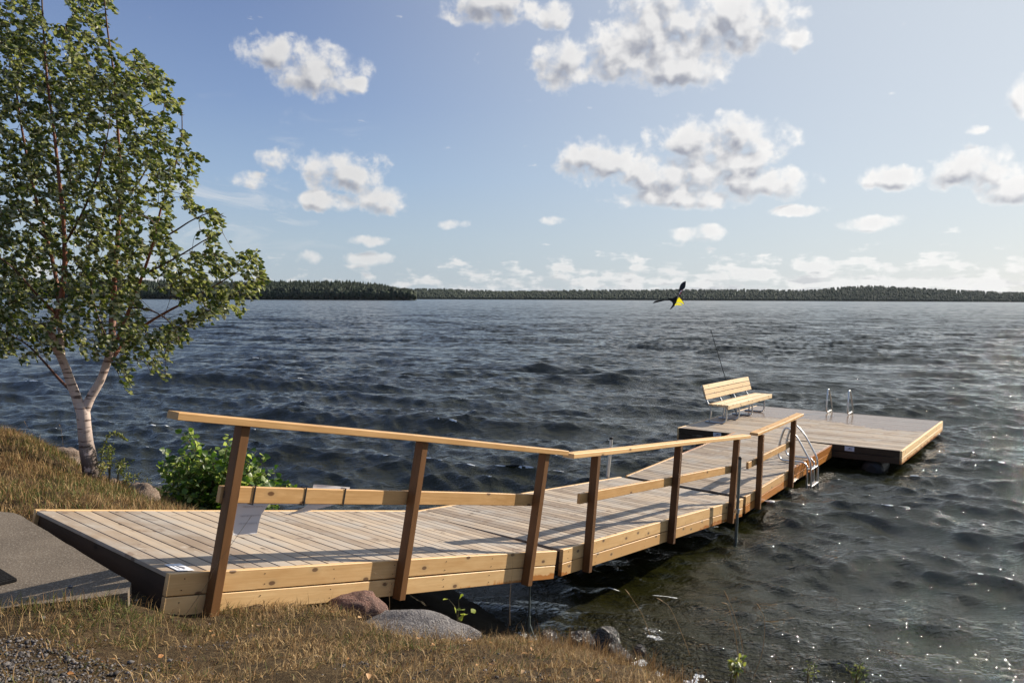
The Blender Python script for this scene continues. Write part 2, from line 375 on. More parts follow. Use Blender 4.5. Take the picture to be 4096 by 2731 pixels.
def ground_z(x, y, detail=True):
    x = np.asarray(x, float); y = np.asarray(y, float); sh = x.shape; X = x.ravel(); Y = y.ravel(); out = np.zeros(len(X))
    for i in range(0, len(X), 20000):
        xs = X[i:i+20000]; ys = Y[i:i+20000]
        r2 = (xs[:, None]-_C[None, :, 0])**2+(ys[:, None]-_C[None, :, 1])**2
        out[i:i+20000] = _tps(r2)@_w[:-3]+_w[-3]+_w[-2]*xs+_w[-1]*ys
    # far away: shore behind, lake bed ahead
    far = np.clip((np.hypot(X+2, Y-4)-22)/14, 0, 1)
    lim = np.where(Y+.25*X < 3, 2.4+0*X, -2.5); out = out*(1-far)+lim*far
    out = np.clip(out, -3, 3.2)
    if detail:
        out += (fbm(X*2.2, Y*2.2, 4, 3)-.47)*.10+(fbm(X*9, Y*9, 3, 9)-.44)*.035
    return out.reshape(sh)
def gl(lo, hi, step, far, n=34):
    core = np.arange(lo, hi+step/2, step); g = step*np.cumsum(1.32**np.arange(1, n)); g = g[g < far]; g = np.r_[g, far]
    return np.r_[(lo-g)[::-1], core, hi+g]
gx = gl(-10., 4.4, .06, 6000); gy = gl(2., 15.5, .06, 6000)
GX, GY = np.meshgrid(gx, gy); GZ = ground_z(GX, GY)
def grid_faces(nr, nc):
    a = (np.arange(nr-1)[:, None]*nc+np.arange(nc-1)[None, :]).ravel(); return np.c_[a, a+1, a+nc+1, a+nc]
mg, t, b, o = mat('shore_ground', .95, .1)
tc = t.n('ShaderNodeTexCoord').outputs['Object']
na = t.noise(tc, 1.3, 5., .6); nb_ = t.noise(tc, 22., 5., .7); nc_ = t.noise(tc, 90., 3., .7)
col = t.mix(t.ss(na, .38, .62), (.075, .05, .026), (.05, .033, .02))
col = t.mix(t.ss(nb_, .42, .62), col, (.12, .085, .045)); col = t.mix(t.ss(nc_, .55, .7), col, (.04, .028, .018))
gz = t.sep(tc)[2]
col = t.mix(t.ss(gz, .85, .45), col, (.05, .042, .03))
t.link(col, b.inputs['Base Color']); bump(t, b, t.m('ADD', nb_, nc_), .9, .03)
tag(np_mesh('ground', np.c_[GX.ravel(), GY.ravel(), GZ.ravel()], grid_faces(len(gy), len(gx)), mg, smooth=True), kind='structure')

# ------------------------------------------------------------------ lake
def build_water():
    WL = -.09
    r = [4.0]
    while r[-1] < 5500:
        q = r[-1]; r.append(q+max(.03, min(q*q*.00012, .0055*q)))
    r = np.array(r)
    a = np.r_[np.linspace(-100, -36, 60)[:-1], np.linspace(-36, 36, 900), np.linspace(36, 120, 90)[1:]]
    A_, R_ = np.meshgrid(np.radians(a), r)
    X = R_*np.sin(A_); Y = R_*np.cos(A_)
    dr = np.gradient(r)[:, None]; sp = np.maximum(dr, .0014*R_)
    Z = np.zeros_like(X); DX = np.zeros_like(X); DY = np.zeros_like(X); rg = np.random.default_rng(5)
    lam = np.r_[np.exp(rg.uniform(np.log(2.2), np.log(7.5), 26)), np.exp(rg.uniform(np.log(.7), np.log(2.2), 34)), np.exp(rg.uniform(np.log(.22), np.log(.7), 34))]
    main = R(-163.)                          # travel direction, measured clockwise from ahead
    slope = np.zeros_like(X); SX = np.zeros_like(X); SY = np.zeros_like(X)
    for l in lam:
        spread = R(14) if l > 2.2 else R(21) if l > .7 else R(36)
        th = main+rg.normal(0, spread); k = 2*math.pi/l; kx, ky = k*math.sin(th), k*math.cos(th)
        amp = .0108*l/(1+(l/4.8)**3) if l > 2.2 else .0070*l if l > .7 else .0088*l
        ph = rg.uniform(0, 6.28)
        att = np.clip((l/sp-2.2)/2.5, 0, 1)
        rows = att[:, 0] > 0
        a2 = np.clip((l/(.0014*R_)-1.2)/2., 0, 1); r2 = a2[:, 0] > 0
        if r2.any():
            sn = -a2[r2]*amp*k*np.sin(kx*X[r2]+ky*Y[r2]+ph); SX[r2] += sn*kx/k; SY[r2] += sn*ky/k
        if not rows.any(): continue
        p = kx*X[rows]+ky*Y[rows]+ph; at_ = att[rows]*amp; c = np.cos(p); s = np.sin(p)
        Z[rows] += at_*c; DX[rows] -= at_*s*kx/k*1.15; DY[rows] -= at_*s*ky/k*1.15; slope[rows] += at_*k*c
    # gusts: the sea is not equally rough everywhere
    g = .55+.9*fbm(X*.07+9, Y*.07, 3, 21); g = np.clip(g, .5, 1.35)
    # waves die down in the shallows under the bank
    gz_ = ground_z(np.clip(X, -60, 60), np.clip(Y, -20, 60), False); shal = np.clip((-gz_+.25)/1.4, .38, 1); shal[R_ > 60] = 1
    f = g*shal
    Z *= f; SX *= f; SY *= f
    foam_glint = np.clip((slope*g-.47)/.2, 0, 1)*np.clip((fbm(X*.35, Y*.9, 3, 4)-.46)/.08, 0, 1)*(R_ > 9)
    foam_glint *= np.clip((fbm(X*5, Y*9, 3, 14)-.34)/.15, 0, 1)
    sh = np.clip((gz_+.16)/.14, 0, 1)*(R_ < 40)*np.clip((fbm(X*3, Y*3, 4, 8)-.45)/.1, 0, 1)
    sp_ = np.clip((gz_+.75)/.5, 0, 1)*(R_ < 14)*(X > .5)*np.clip((fbm(X*1.1+Z*2, Y*1.6, 3, 41)-.42)/.12, 0, 1)*np.clip((fbm(X*7, Y*11, 3, 44)-.44)/.08, 0, 1)  # white flecks by the bank: foam, and sun sparkle painted into the colour
    foam_glint = np.maximum(foam_glint, np.maximum(sh*.8, sp_*.75))
    V = np.c_[(X+DX*f).ravel(), (Y+DY*f).ravel(), (Z+WL).ravel()]
    m, t, b, o = mat('lake_water', .06, .78); b.inputs['IOR'].default_value = 1.333
    tc = t.n('ShaderNodeTexCoord').outputs['Object']; fa = attr(t, 'foam_glint'); fr = attr(t, 'far'); dp = attr(t, 'shallow')
    base = t.mix(dp, (.0145, .0145, .0037), (.030, .0235, .0055))
    base = t.mix(t.ss(t.noise(tc, .12, 2., .5), .35, .7), base, (.017, .0178, .0045))
    fo = t.ss(t.m('MULTIPLY', fa, t.m('ADD', t.noise(tc, 38., 4., .75), .25)), .36, .52)
    t.link(t.mix(fo, base, (.75, .78, .8)), b.inputs['Base Color'])
    t.link(t.m('ADD', t.m('MULTIPLY_ADD', fr, .16, .025), t.m('MULTIPLY', fo, .5)), b.inputs['Roughness'])
    rot = t.n('ShaderNodeVectorRotate'); rot.rotation_type = 'Z_AXIS'; rot.inputs['Angle'].default_value = R(-17); t.link(tc, rot.inputs['Vector'])
    q = t.v('MULTIPLY', rot.outputs[0], (.6, 1.55, 1.))
    na_ = t.noise(q, 2.6, 4., .62, .5); rid = t.m('SUBTRACT', 1., t.m('ABSOLUTE', t.m('MULTIPLY_ADD', na_, 2., -1.)))
    nb2 = t.noise(t.v('MULTIPLY', rot.outputs[0], (.8, 1.3, 1.)), 8.5, 4., .65, .5); rid2 = t.m('SUBTRACT', 1., t.m('ABSOLUTE', t.m('MULTIPLY_ADD', nb2, 2., -1.)))
    gl_ = t.noise(t.v('MULTIPLY', rot.outputs[0], (.9, 1.3, 1.)), 13., 3., .6, .4)
    h = t.m('ADD', t.m('ADD', t.m('MULTIPLY', rid, .62), t.m('MULTIPLY', rid2, .20)), t.m('MULTIPLY', gl_, t.m('MULTIPLY_ADD', t.m('MULTIPLY', dp, dp), 2.8, .20)))
    far_h = t.noise(t.v('MULTIPLY', tc, (.16, .42, 0)), 1., 5., .65)
    bu = t.n('ShaderNodeBump'); bu.inputs['Distance'].default_value = .075
    t.link(t.m('MULTIPLY_ADD', fr, -.1, .95), bu.inputs['Strength']); t.link(h, bu.inputs['Height'])
    b2 = t.n('ShaderNodeBump'); b2.inputs['Distance'].default_value = 1.; t.link(t.m('MULTIPLY', fr, .3), b2.inputs['Strength'])
    nv = t.v('NORMALIZE', t.xyz(t.m('MULTIPLY', attr(t, 'sx'), -1.), t.m('MULTIPLY', attr(t, 'sy'), -1.), 1.)); t.link(nv, bu.inputs['Normal']); t.link(far_h, b2.inputs['Height']); t.link(bu.outputs[0], b2.inputs['Normal']); t.link(b2.outputs[0], b.inputs['Normal'])
    far = np.clip((R_-25)/180, 0, 1)**.7
    ob = np_mesh('water', V, grid_faces(len(r), len(a))[:, ::-1], m, smooth=True, attrs={'sx': SX.ravel(), 'sy': SY.ravel(), 'foam_glint': foam_glint.ravel(), 'far': far.ravel(), 'shallow': (np.maximum(np.clip((gz_+1.0)/1.1, 0, 1)*(R_ < 60), .9*np.exp(-((R_-6.8)/2.6)**2))).ravel()})
    tag(ob, kind='structure')
build_water()

# ------------------------------------------------------------------ far shores and their forests
def leafmat(name, c1, c2, c3, transl=.25, rough=.5):
    m, t, b, o = mat(name, rough, .35)
    tn = attr(t, 'tint')
    col = t.ramp(tn, [(0., c1), (.5, c2), (1., c3)])
    t.link(col, b.inputs['Base Color'])
    tr = t.n('ShaderNodeBsdfTranslucent'); t.link(t.mix(1., col, (1.5, 1.55, .75), 'MULTIPLY'), tr.inputs[0])
    mx = t.n('ShaderNodeMixShader'); mx.inputs[0].default_value = transl
    t.link(b.outputs[0], mx.inputs[1]); t.link(tr.outputs[0], mx.inputs[2]); t.link(mx.outputs[0], o.inputs[0])
    return m
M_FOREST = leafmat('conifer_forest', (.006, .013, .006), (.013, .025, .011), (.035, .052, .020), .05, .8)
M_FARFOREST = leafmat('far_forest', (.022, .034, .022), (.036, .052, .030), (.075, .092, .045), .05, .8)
mh, t, b, o = mat('forest_floor', .95, .1)
t.link(t.mix(t.noise(t.n('ShaderNodeTexCoord').outputs['Object'], .03, 4.), (.012, .02, .010), (.03, .042, .02)), b.inputs['Base Color'])
def spruce_tpl(sides=6, tiers=4):
    V = []; Fc = []
    for k in range(tiers):
        z0 = .12+.2*k; z1 = z0+.36 if k < tiers-1 else 1.; r_ = .19*(1-k/tiers*.86)
        o = len(V)
        for s in range(sides*2):
            a = math.pi*s/sides+k; rr = r_*(1. if s % 2 else .62); V.append((rr*math.cos(a), rr*math.sin(a), z0-(.03 if s % 2 else 0)))
        V.append((0, 0, z1))
        for s in range(sides*2): Fc.append((o+s, o+(s+1) % (sides*2), o+sides*2))
    return np.array(V), np.array(Fc)
def round_tpl(seed):
    rg = np.random.default_rng(seed); V = []; Fc = []
    rings = 5; sd = 8
    for i in range(1, rings):
        ph = math.pi*i/rings
        for s in range(sd):
            a = 2*math.pi*(s+.5*i)/sd; q = rg.uniform(.75, 1.2); V.append((.26*q*math.sin(ph)*math.cos(a), .26*q*math.sin(ph)*math.sin(a), .58-.42*math.cos(ph)*-1*rg.uniform(.92, 1.05)))
    V.append((0, 0, .14)); V.append((0, 0, 1.0)); V = np.array(V)
    for i in range(rings-2):
        for s in range(sd):
            a = i*sd+s; b_ = i*sd+(s+1) % sd; Fc += [(a, b_, b_+sd), (a, b_+sd, a+sd)]
    top = np.argmax(V[:, 2]); bot = len(V)-2
    for s in range(sd): Fc.append((bot, (s+1) % sd, s)); Fc.append((len(V)-1, (rings-2)*sd+s, (rings-2)*sd+(s+1) % sd))
    return V, np.array(Fc)
TPL = [spruce_tpl(), spruce_tpl(5, 5), round_tpl(1), round_tpl(2)]
def forest(name, pts, hts, kinds, tints, m, label):
    VV = []; FF = []; TT = []; n = 0
    for k, (tv, tf) in enumerate(TPL):
        s = np.where(kinds == k)[0]
        if not len(s): continue
        a = rng.uniform(0, 6.28, len(s)); ca, sa = np.cos(a)[:, None], np.sin(a)[:, None]; h = hts[s][:, None]; w = h*rng.uniform(.8, 1.25, (len(s), 1))
        x = (tv[None, :, 0]*ca-tv[None, :, 1]*sa)*w+pts[s, 0:1]; y = (tv[None, :, 0]*sa+tv[None, :, 1]*ca)*w+pts[s, 1:2]; z = tv[None, :, 2]*h+pts[s, 2:3]
        VV.append(np.stack([x, y, z], -1).reshape(-1, 3)); FF.append((tf[None]+(np.arange(len(s))*len(tv))[:, None, None]+n).reshape(-1, 3))
        TT.append(np.repeat(tints[s], len(tv))); n += len(s)*len(tv)
    o = np_mesh(name, np.concatenate(VV), np.concatenate(FF), m, attrs={'tint': np.concatenate(TT)})
    return tag(o, label, 'forest', kind='stuff')
def shore(name, D, prof, azs, depth, treeh, n, fname, m, label, side, conif):
    """a strip of land D metres away whose tree tops follow prof: (photo u, tree-top v)"""
    pu = np.array([q[0] for q in prof], float); pv = np.array([q[1] for q in prof], float)
    def top_h(az):
        u = 2048+F_PX*np.tan(az); v = np.interp(u, pu, pv)-5; hv = np.interp(u, [0, 4096], [1183.6, 1203.6])
        return CAMZ+(hv-v)/F_PX*D/np.cos(az)
    def land(az, q):     # q: 0 at the water, 1 at the ridge
        H = np.maximum(top_h(az)-treeh*1.02, .6); e = np.clip(side(az), 0, 1)
        return .3+(H-.3)*np.clip(q, 0, 1)**.8*e
    na, nq = 260, 12; A_ = np.linspace(*azs, na); Qs = np.linspace(-.04, 1.8, nq); AA, QQ = np.meshgrid(A_, Qs)
    RR = D/np.cos(AA)+depth*QQ; Z = np.where(QQ < 0, -1., land(AA, np.where(QQ > 1, 2-QQ, QQ)))
    Z = np.where(side(AA) <= 0, -1., Z)
    tag(np_mesh(name, np.c_[(RR*np.sin(AA)).ravel(), (RR*np.cos(AA)).ravel(), Z.ravel()], grid_faces(nq, na), mh, smooth=True), kind='structure')
    az = rng.uniform(*azs, n); q = rng.beta(1., 1.2, n)*1.05; q[:n//5] = rng.uniform(0, .03, n//5)
    keep = side(az) > .04; az = az[keep]; q = q[keep]
    R_ = D/np.cos(az)+depth*q; pts = np.c_[R_*np.sin(az), R_*np.cos(az), land(az, q)-.4]
    h = treeh*rng.uniform(.80, 1.02, len(az))*(.75+.25*np.clip(side(az)*2, 0, 1)); edge = q < .03; h[edge] *= rng.uniform(.45, .85, edge.sum())
    big = rng.random(len(az)) < .03; h[big] *= 1.14
    tn = np.clip(.25+.3*fbm(az*60, q*6, 3, 31)*1.5+rng.normal(0, .13, len(az)), 0, 1)
    kd = np.where(rng.random(len(az)) < conif, rng.integers(0, 2, len(az)), rng.integers(2, 4, len(az)))
    kd[edge & (rng.random(len(az)) < .6)] = 2; tn[edge] += .15
    return pts, h, kd, np.clip(tn, 0, 1)
isl = [(-900, 1112), (600, 1116), (1054, 1118), (1204, 1115), (1340, 1114), (1476, 1121), (1537, 1131), (1564, 1142), (1600, 1152), (1625, 1149), (1661, 1158)]
eA, eB = math.atan((-900-2048)/F_PX), math.atan((1664-2048)/F_PX)
sideI = lambda a: np.clip((eB-a)/.012, 0, 1)*1.
p_, h_, k_, t_ = shore('island', 1300., isl, (eA, eB), 160., 19., 9000, 'island_forest', M_FOREST, '', sideI, .85)
forest('island_forest', p_, h_, k_, t_, M_FOREST, 'dark spruce forest covering the near island at the left of the far shore')
fs = [(-1500, 1150), (1500, 1152), (1700, 1148), (1780, 1150), (1870, 1154), (2050, 1159), (2180, 1157), (2400, 1154), (2600, 1152), (2981, 1152), (3172, 1156), (3268, 1154), (3363, 1143), (3478, 1138), (3617, 1146), (3808, 1158), (3999, 1168), (4096, 1171), (5600, 1176)]
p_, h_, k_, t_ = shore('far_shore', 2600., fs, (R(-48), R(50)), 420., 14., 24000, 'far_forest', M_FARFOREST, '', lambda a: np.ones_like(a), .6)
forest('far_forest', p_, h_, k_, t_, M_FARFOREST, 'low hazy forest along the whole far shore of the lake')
# ------------------------------------------------------------------ jetty
W = 2.26; RH = 1.0465
SEC = [dict(A=(-2.194, 5.176, 1.837), d=(.632, .750, -.195), c=(-.763, .647, .015), L=4.226, posts=(.346, 2.051, 3.754), rail=(-.198, 4.017), ro=.124, mid=(.262, 3.80)),
       dict(A=(.565, 8.664, .926), d=(.585, .806, -.094), c=(-.808, .589, .025), L=5.437, posts=(.49, 2.692, 4.842), rail=(-.084, 5.31), ro=.087, mid=(.265, 4.83)),
       dict(A=(3.932, 13.551, .322), d=(.578, .816, .013), c=(-.816, .577, .029), L=5.555, posts=(.526, 2.399), rail=(.264, 2.942), ro=.071, mid=(.06, 2.38))]
LAB = ['sloping wooden ramp with handrail leading from the concrete pad onto the jetty',
       'middle span of the wooden jetty, its railing on three posts',
       'outer jetty span with a short two-post railing, ending at the square platform']
def wet_fn(i):
    if i == 0: return lambda x, y, z: .9*max(0, (x-1.7)/2.6)*max(0, min(1, (-z-.17)/.10))
    if i == 1: return lambda x, y, z: (.75*max(0, min(1, (-z-.15)/.10))*max(.25, min(1, (x-2.6)/1.5)) if x > 1 else .8*max(0, 1-x*2.2)*(z < -.2))
    return lambda x, y, z: 1. if x > 2.5 else (1. if z < -.145 else .12)
def deck_boards(mb, x0, x1, y0, y1, pitch=.1455, gap=.0125, wetf=None):
    x = x0; k = 0
    while x < x1-.03:
        xe = min(x+pitch-gap, x1); dz = random.uniform(-.002, .001); e = random.uniform(-.002, .002)
        mb.box(x, xe, y0+e, y1+e, -.028+dz, dz, wet=wetf or 0., bev=.003)
        x += pitch
MWS = []
for i, S in enumerate(SEC):
    mw = frame(S['A'], S['d'], S['c']); MWS.append(mw); L = S['L']
    root = empty('jetty_section', mw, LAB[i], 'jetty section', 'spans of the wooden jetty')
    wf = wet_fn(i)
    pitch = .1455 if i == 0 else .1265
    mb = MB(); deck_boards(mb, .004, L-.004, .047, W-.047, pitch, wetf=(lambda x, y, z: .16+.16*(x > 3.4)) if i == 2 else (lambda x, y, z: .08))
    mb.build('deck_boards', M_DECK, root)
    for side, (ya, yb) in enumerate(((0., .045), (W-.045, W))):
        for k, (za, zb) in enumerate(((-.14, .003), (-.285, -.15))):
            mb = MB(); mb.board(0., L, ya, yb, za, zb, n=26, wet=wf)
            if side == 0:                              # screw heads
                mb.cur = 1; x = .1
                while x < L-.06:
                    for z in (za+.035, zb-.035):
                        xx = x+random.uniform(-.012, .012); mb.tube([(xx, .001, z), (xx, -.0025, z)], .0042, 6)
                    x += .62
            mb.build('fascia_board', [M_PINE, M_SCREW], root)
    for xa, xb in ((.03, .075), (L-.075, L-.03)):
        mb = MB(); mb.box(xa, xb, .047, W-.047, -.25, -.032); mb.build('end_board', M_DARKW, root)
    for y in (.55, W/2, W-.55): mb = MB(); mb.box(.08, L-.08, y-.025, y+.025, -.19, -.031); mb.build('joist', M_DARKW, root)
    for p in S['posts']:
        mb = MB(); mb.board(-.30, RH-.051, -.094, -.003, -.068, 0., n=6, wob=.001)     # built lying, stood up below
        mb.v = [(z+p, y, x) for x, y, z in mb.v]
        mb.build('post', M_POST, root)
    mb = MB(); a, b_ = S['rail']; mb.board(a, b_, -S['ro'], -S['ro']+.141, RH-.049, RH, n=20, wob=.003)
    mb.build('handrail', M_RAIL, root)
    mb = MB(); a, b_ = S['mid']; mb.board(a, b_, 0.0, .04, .462, .575, n=16, wob=.002); mb.build('mid_rail', M_RAIL, root)

# bathing platform
PX, PY = 5.885, 5.148
mwp = frame((8.338, 17.31, .407), (.577, .817, -.010), (-.817, .577, .003))
plat = empty('bathing_platform', mwp, 'square wooden bathing platform at the far end of the jetty, its decking partly wet', 'platform')
# wetness: the far half of the deck lies wet, with a scatter of damp spots
def pw(x, y, z): return .12+.75*max(0, min(1, (x-3.0+.35*math.sin(y*1.7))/1.0))
mb = MB(); x = .05; pitch = .1265
while x < PX-.05:
    for ya, yb in ((.047, PY*.5-.004), (PY*.5+.004, PY-.047)):
        n = 6; tn = random.random(); dz = random.uniform(-.001, .001)
        for q in range(n):
            y0 = ya+(yb-ya)*q/n; y1 = ya+(yb-ya)*(q+1)/n
            mb.box(x, min(x+pitch-.0135, PX-.047), y0, y1, -.028+dz, dz, tint=tn, wet=pw, bev=.0005 if 0 < q < n-1 else .001)
    x += pitch
mb.build('deck_boards', M_DECK, plat)
for ya, yb in ((0., .045), (PY-.045, PY)):
    for za, zb in ((-.14, .003), (-.285, -.15)):
        mb = MB(); mb.board(0., PX, ya, yb, za, zb, n=26, wet=lambda x, y, z: .18+.5*max(0, min(1, (-z-.2)/.08))); mb.build('fascia_board', M_PINE, plat)
for xa, xb in ((0., .045), (PX-.045, PX)):
    for za, zb in ((-.14, .002), (-.285, -.15)):
        mb = MB(); mb.box(xa, xb, .047, PY-.047, za, zb); mb.build('end_board', M_SHADEX, plat)
for y in np.linspace(.7, PY-.7, 6): mb = MB(); mb.box(.06, PX-.06, y-.025, y+.025, -.22, -.031); mb.build('joist', M_DARKW, plat)
for y in (.62, PY-.62):
    mb = MB(); mb.tube([(x, y, -.50) for x in (.1, .14, .2, 3., PX-.2, PX-.14, PX-.1)], [.10, .2, .235, .24, .235, .2, .10], 20)
    mb.build('float', M_BLACK, plat, smooth=False)
# small white plates with a dark sail-like mark
def plate(name, mw, w, h, label, parent=None):
    root = empty(name, mw, label, 'plate', 'white maker plates on the jetty')
    mb = MB(); mb.box(0, w, 0, h, 0, .003, bev=.001); mb.build('panel', M_WHITE, root)
    mb = MB()
    mb._add([(w*.25, h*.45, .0045), (w*.62, h*.45, .0045), (w*.58, h*.80, .0045), (w*.45, h*.62, .0045)], [(0, 1, 2, 3)])
    mb._add([(w*.64, h*.50, .0045), (w*.8, h*.50, .0045), (w*.78, h*.66, .0045), (w*.66, h*.62, .0045)], [(0, 1, 2, 3)])
    for q in range(9):
        x = w*(.18+.07*q); mb._add([(x, h*.22, .0045), (x+w*.045, h*.22, .0045), (x+w*.045, h*(.28+.03*(q % 3)), .0045), (x, h*.28, .0045)], [(0, 1, 2, 3)])
    mb.build('emblem', M_INK, root, fix=False)
# face towards -d: x axis runs -c, y axis up
d3, c3, n3 = (Vector(mwp.col[k][:3]) for k in range(3)); P0 = Vector(mwp.translation)
for y, lb in ((4.208, 'white maker plate on the platform end board, left of the jetty span under the bench'), (1.167, 'white maker plate on the platform end board, right of the jetty span')):
    m4 = Matrix((-c3, n3, -d3)).transposed().to_4x4(); m4.translation = P0+c3*y-d3*.002-n3*.115; plate('maker_plate', m4, .2, .1, lb)
d1, c1_, n1_ = (Vector(MWS[0].col[k][:3]) for k in range(3)); A1 = Vector(MWS[0].translation)
m4 = Matrix((-c1_, d1, n1_)).transposed().to_4x4(); m4.translation = A1+d1*.09+c1_*.25+n1_*.003
plate('maker_plate', m4, .19, .115, 'white maker plate screwed flat on the decking at the foot of the ramp')
# ------------------------------------------------------------------ things on and round the jetty
# bench (local to the platform: x along the jetty, y across, z up)
bench = empty('bench', mwp @ Matrix.Translation((0, 0, 0)), 'pale pine slatted bench on grey tube frames at the left of the platform', 'bench')
bx0, bx1 = 1.33, 4.86
seatz = .50
for k in range(4):
    mb = MB(); y0 = 4.385+k*.125; mb.board(bx0, bx1, y0, y0+.11, seatz-.045, seatz, n=10)
    mb.build('seat_plank', M_BENCH, bench)
mb = MB(); mb.board(bx0, bx1, 4.335, 4.382, seatz-.115, seatz+.001, n=10); mb.build('seat_front_board', M_BENCH, bench)
bb, bt = Vector((0, 4.945, .60)), Vector((0, 5.06, .975)); bdir = (bt-bb).normalized(); bn = Vector((0, -bdir.z, bdir.y))
for k in range(3):
    mb = MB(); mb.board(bx0-.04, bx1-.11, 0, .036, 0, .12, n=10)
    o_ = bb+bdir*(k*.133)
    mb.v = [(x, o_.y-bn.y*0+bn.y*(.036-y)+bdir.y*z, o_.z+bn.z*(.036-y)+bdir.z*z) for x, y, z in mb.v]
    mb.build('back_plank', M_BENCH, bench)
for x in (bx0+.08, bx0+1.02, bx0+2.06, bx0+3.08):
    mb = MB(); pth = smooth_path([(x, 4.98, .022), (x, 4.70, .022), (x, 4.52, .024), (x, 4.445, .055), (x, 4.415, .13), (x, 4.415, .28), (x, 4.42, seatz-.05)], 4)
    mb.tube(pth, .0235, 8)
    pth = smooth_path([(x, 4.86, .03), (x, 4.845, .15), (x, 4.83, .30), (x, 4.86, .40), (x, 4.93, .52), (x, 5.0, .66), (x, 5.10, .96)], 4)
    mb.tube(pth, .0235, 8)
    mb.tube([(x, 4.42, seatz-.058), (x, 4.89, seatz-.058)], .018, 6)
    mb.build('bench_frame', M_STEEL, bench, smooth=True)

# bathing ladders: profile in (inboard, height)
PROF = [(-.225, -1.1), (-.215, -.3), (-.19, -.01), (-.165, .10), (-.066, .27), (.08, .50), (.215, .645), (.29, .685), (.345, .66), (.385, .56), (.43, .375), (.452, .19), (.438, .095), (.37, .034), (.24, .034), (.05, .04), (-.055, .035), (-.108, -.02), (-.13, -.13), (-.15, -1.1)]
def ladder(mw, length, label):
    root = empty('bathing_ladder', mw, label, 'ladder', 'bathing ladders')
    for x in (0, length):
        mb = MB(); mb.tube(smooth_path([(x, p, h) for p, h in PROF], 4), .0205, 10); mb.build('side_rail', M_ALU, root, smooth=True)
        for p in (.10, .30): mb = MB(); mb.tube([(x, p, .002), (x, p, .062)], .007, 6); mb.build('deck_bolt', M_ALU, root)
        mb = MB(); mb.tube([(x, .434, .30), (x, .432, .36)], .028, 8); mb.build('clamp', M_ALU, root)
    for h, w0, w1 in ((-.09, -.21, -.13), (-.42, -.235, -.145), (-.75, -.24, -.15)):
        mb = MB(); mb.box(.01, length-.01, w0, w1, h-.012, h+.012); mb.build('step', M_ALU, root)
    return root
mwS3 = MWS[2]
ladder(mwS3 @ Matrix.Translation((3.15, 0, 0)), .48, 'shiny bathing ladder beside the last railing post, hooked over the jetty side facing the camera')
d3, c3, n3 = (Vector(mwp.col[k][:3]) for k in range(3)); P0 = Vector(mwp.translation)
m4 = Matrix((c3, -d3, n3)).transposed().to_4x4(); m4.translation = P0+d3*PX+c3*2.36
ladder(m4, .58, 'bathing ladder on the outer edge of the platform, showing as two bare handle loops')

# steel poles that hold the jetty
def pole(base, top, r, label, ms=None):
    root = empty('mooring_pole', base, label, 'pole', 'steel mooring poles')
    b0 = Vector((0, 0, 0)); tp = Vector(top)-Vector(base)
    mb = MB(); mb.tube([b0, tp*.5, tp], r, 14); mb.build('pipe', ms or M_STEEL, root, smooth=False)
    u = tp.normalized(); mb = MB(); mb.tube([tp-u*.035, tp+u*.004, tp+u*.008], [r*1.08, r*1.08, r*.9], 14); mb.build('end_cap', M_BLACK, root)
    return root, tp, u
S2 = MWS[1]
bq = S2 @ Vector((5.08, W+.075, -1.6)); tq = S2 @ Vector((5.16, W+.075, .70))
pole(bq, tq, .031, 'grey steel mooring pole with black cap on the far side of the middle jetty span')
bq = S2 @ Vector((4.73, -.2, -1.2)); tq = S2 @ Vector((4.58, -.2, .752))
rt_, tp, u_ = pole(bq, tq, .024, 'greenish steel mooring pole standing against the camera side of the middle span', M_OLD)
mb = MB(); base = Vector((0, 0, 0)); q = tp*.58
mb.tube([q-u_*.03, q+u_*.03], .036, 12); sd_ = (S2.to_3x3() @ Vector((.0, 1, 0)))
sx_ = (S2.to_3x3() @ Vector((1, 0, 0)))
mb.tube([q, q+sx_*.16+sd_*.02, q+sx_*.20+sd_*.06-Vector((0, 0, .05)), q+sx_*.20+sd_*.19-Vector((0, 0, .05))], .012, 6); mb.build('clamp', M_STEEL, rt_)
# adjustable legs under the ramp end (part of the ramp)
sec0 = [o_ for o_ in COL.objects if o_.name == 'jetty_section'][0]
for a_, y_ in ((3.95, .10), (3.95, W-.15)):
    mb = MB(); inv = MWS[0].inverted(); tp_ = MWS[0] @ Vector((a_, y_, -.2)); bt_ = Vector((tp_.x-.02, tp_.y, .0))
    mb.tube([inv @ tp_, inv @ bt_], .010, 8); mb.tube([inv @ (tp_.lerp(bt_, .55)), inv @ bt_], .016, 8)
    mb.tube([inv @ (bt_+Vector((0, 0, .35))), inv @ (bt_+Vector((.10, 0, .06)))], .012, 6); mb.build('support_leg', M_OLD, sec0)

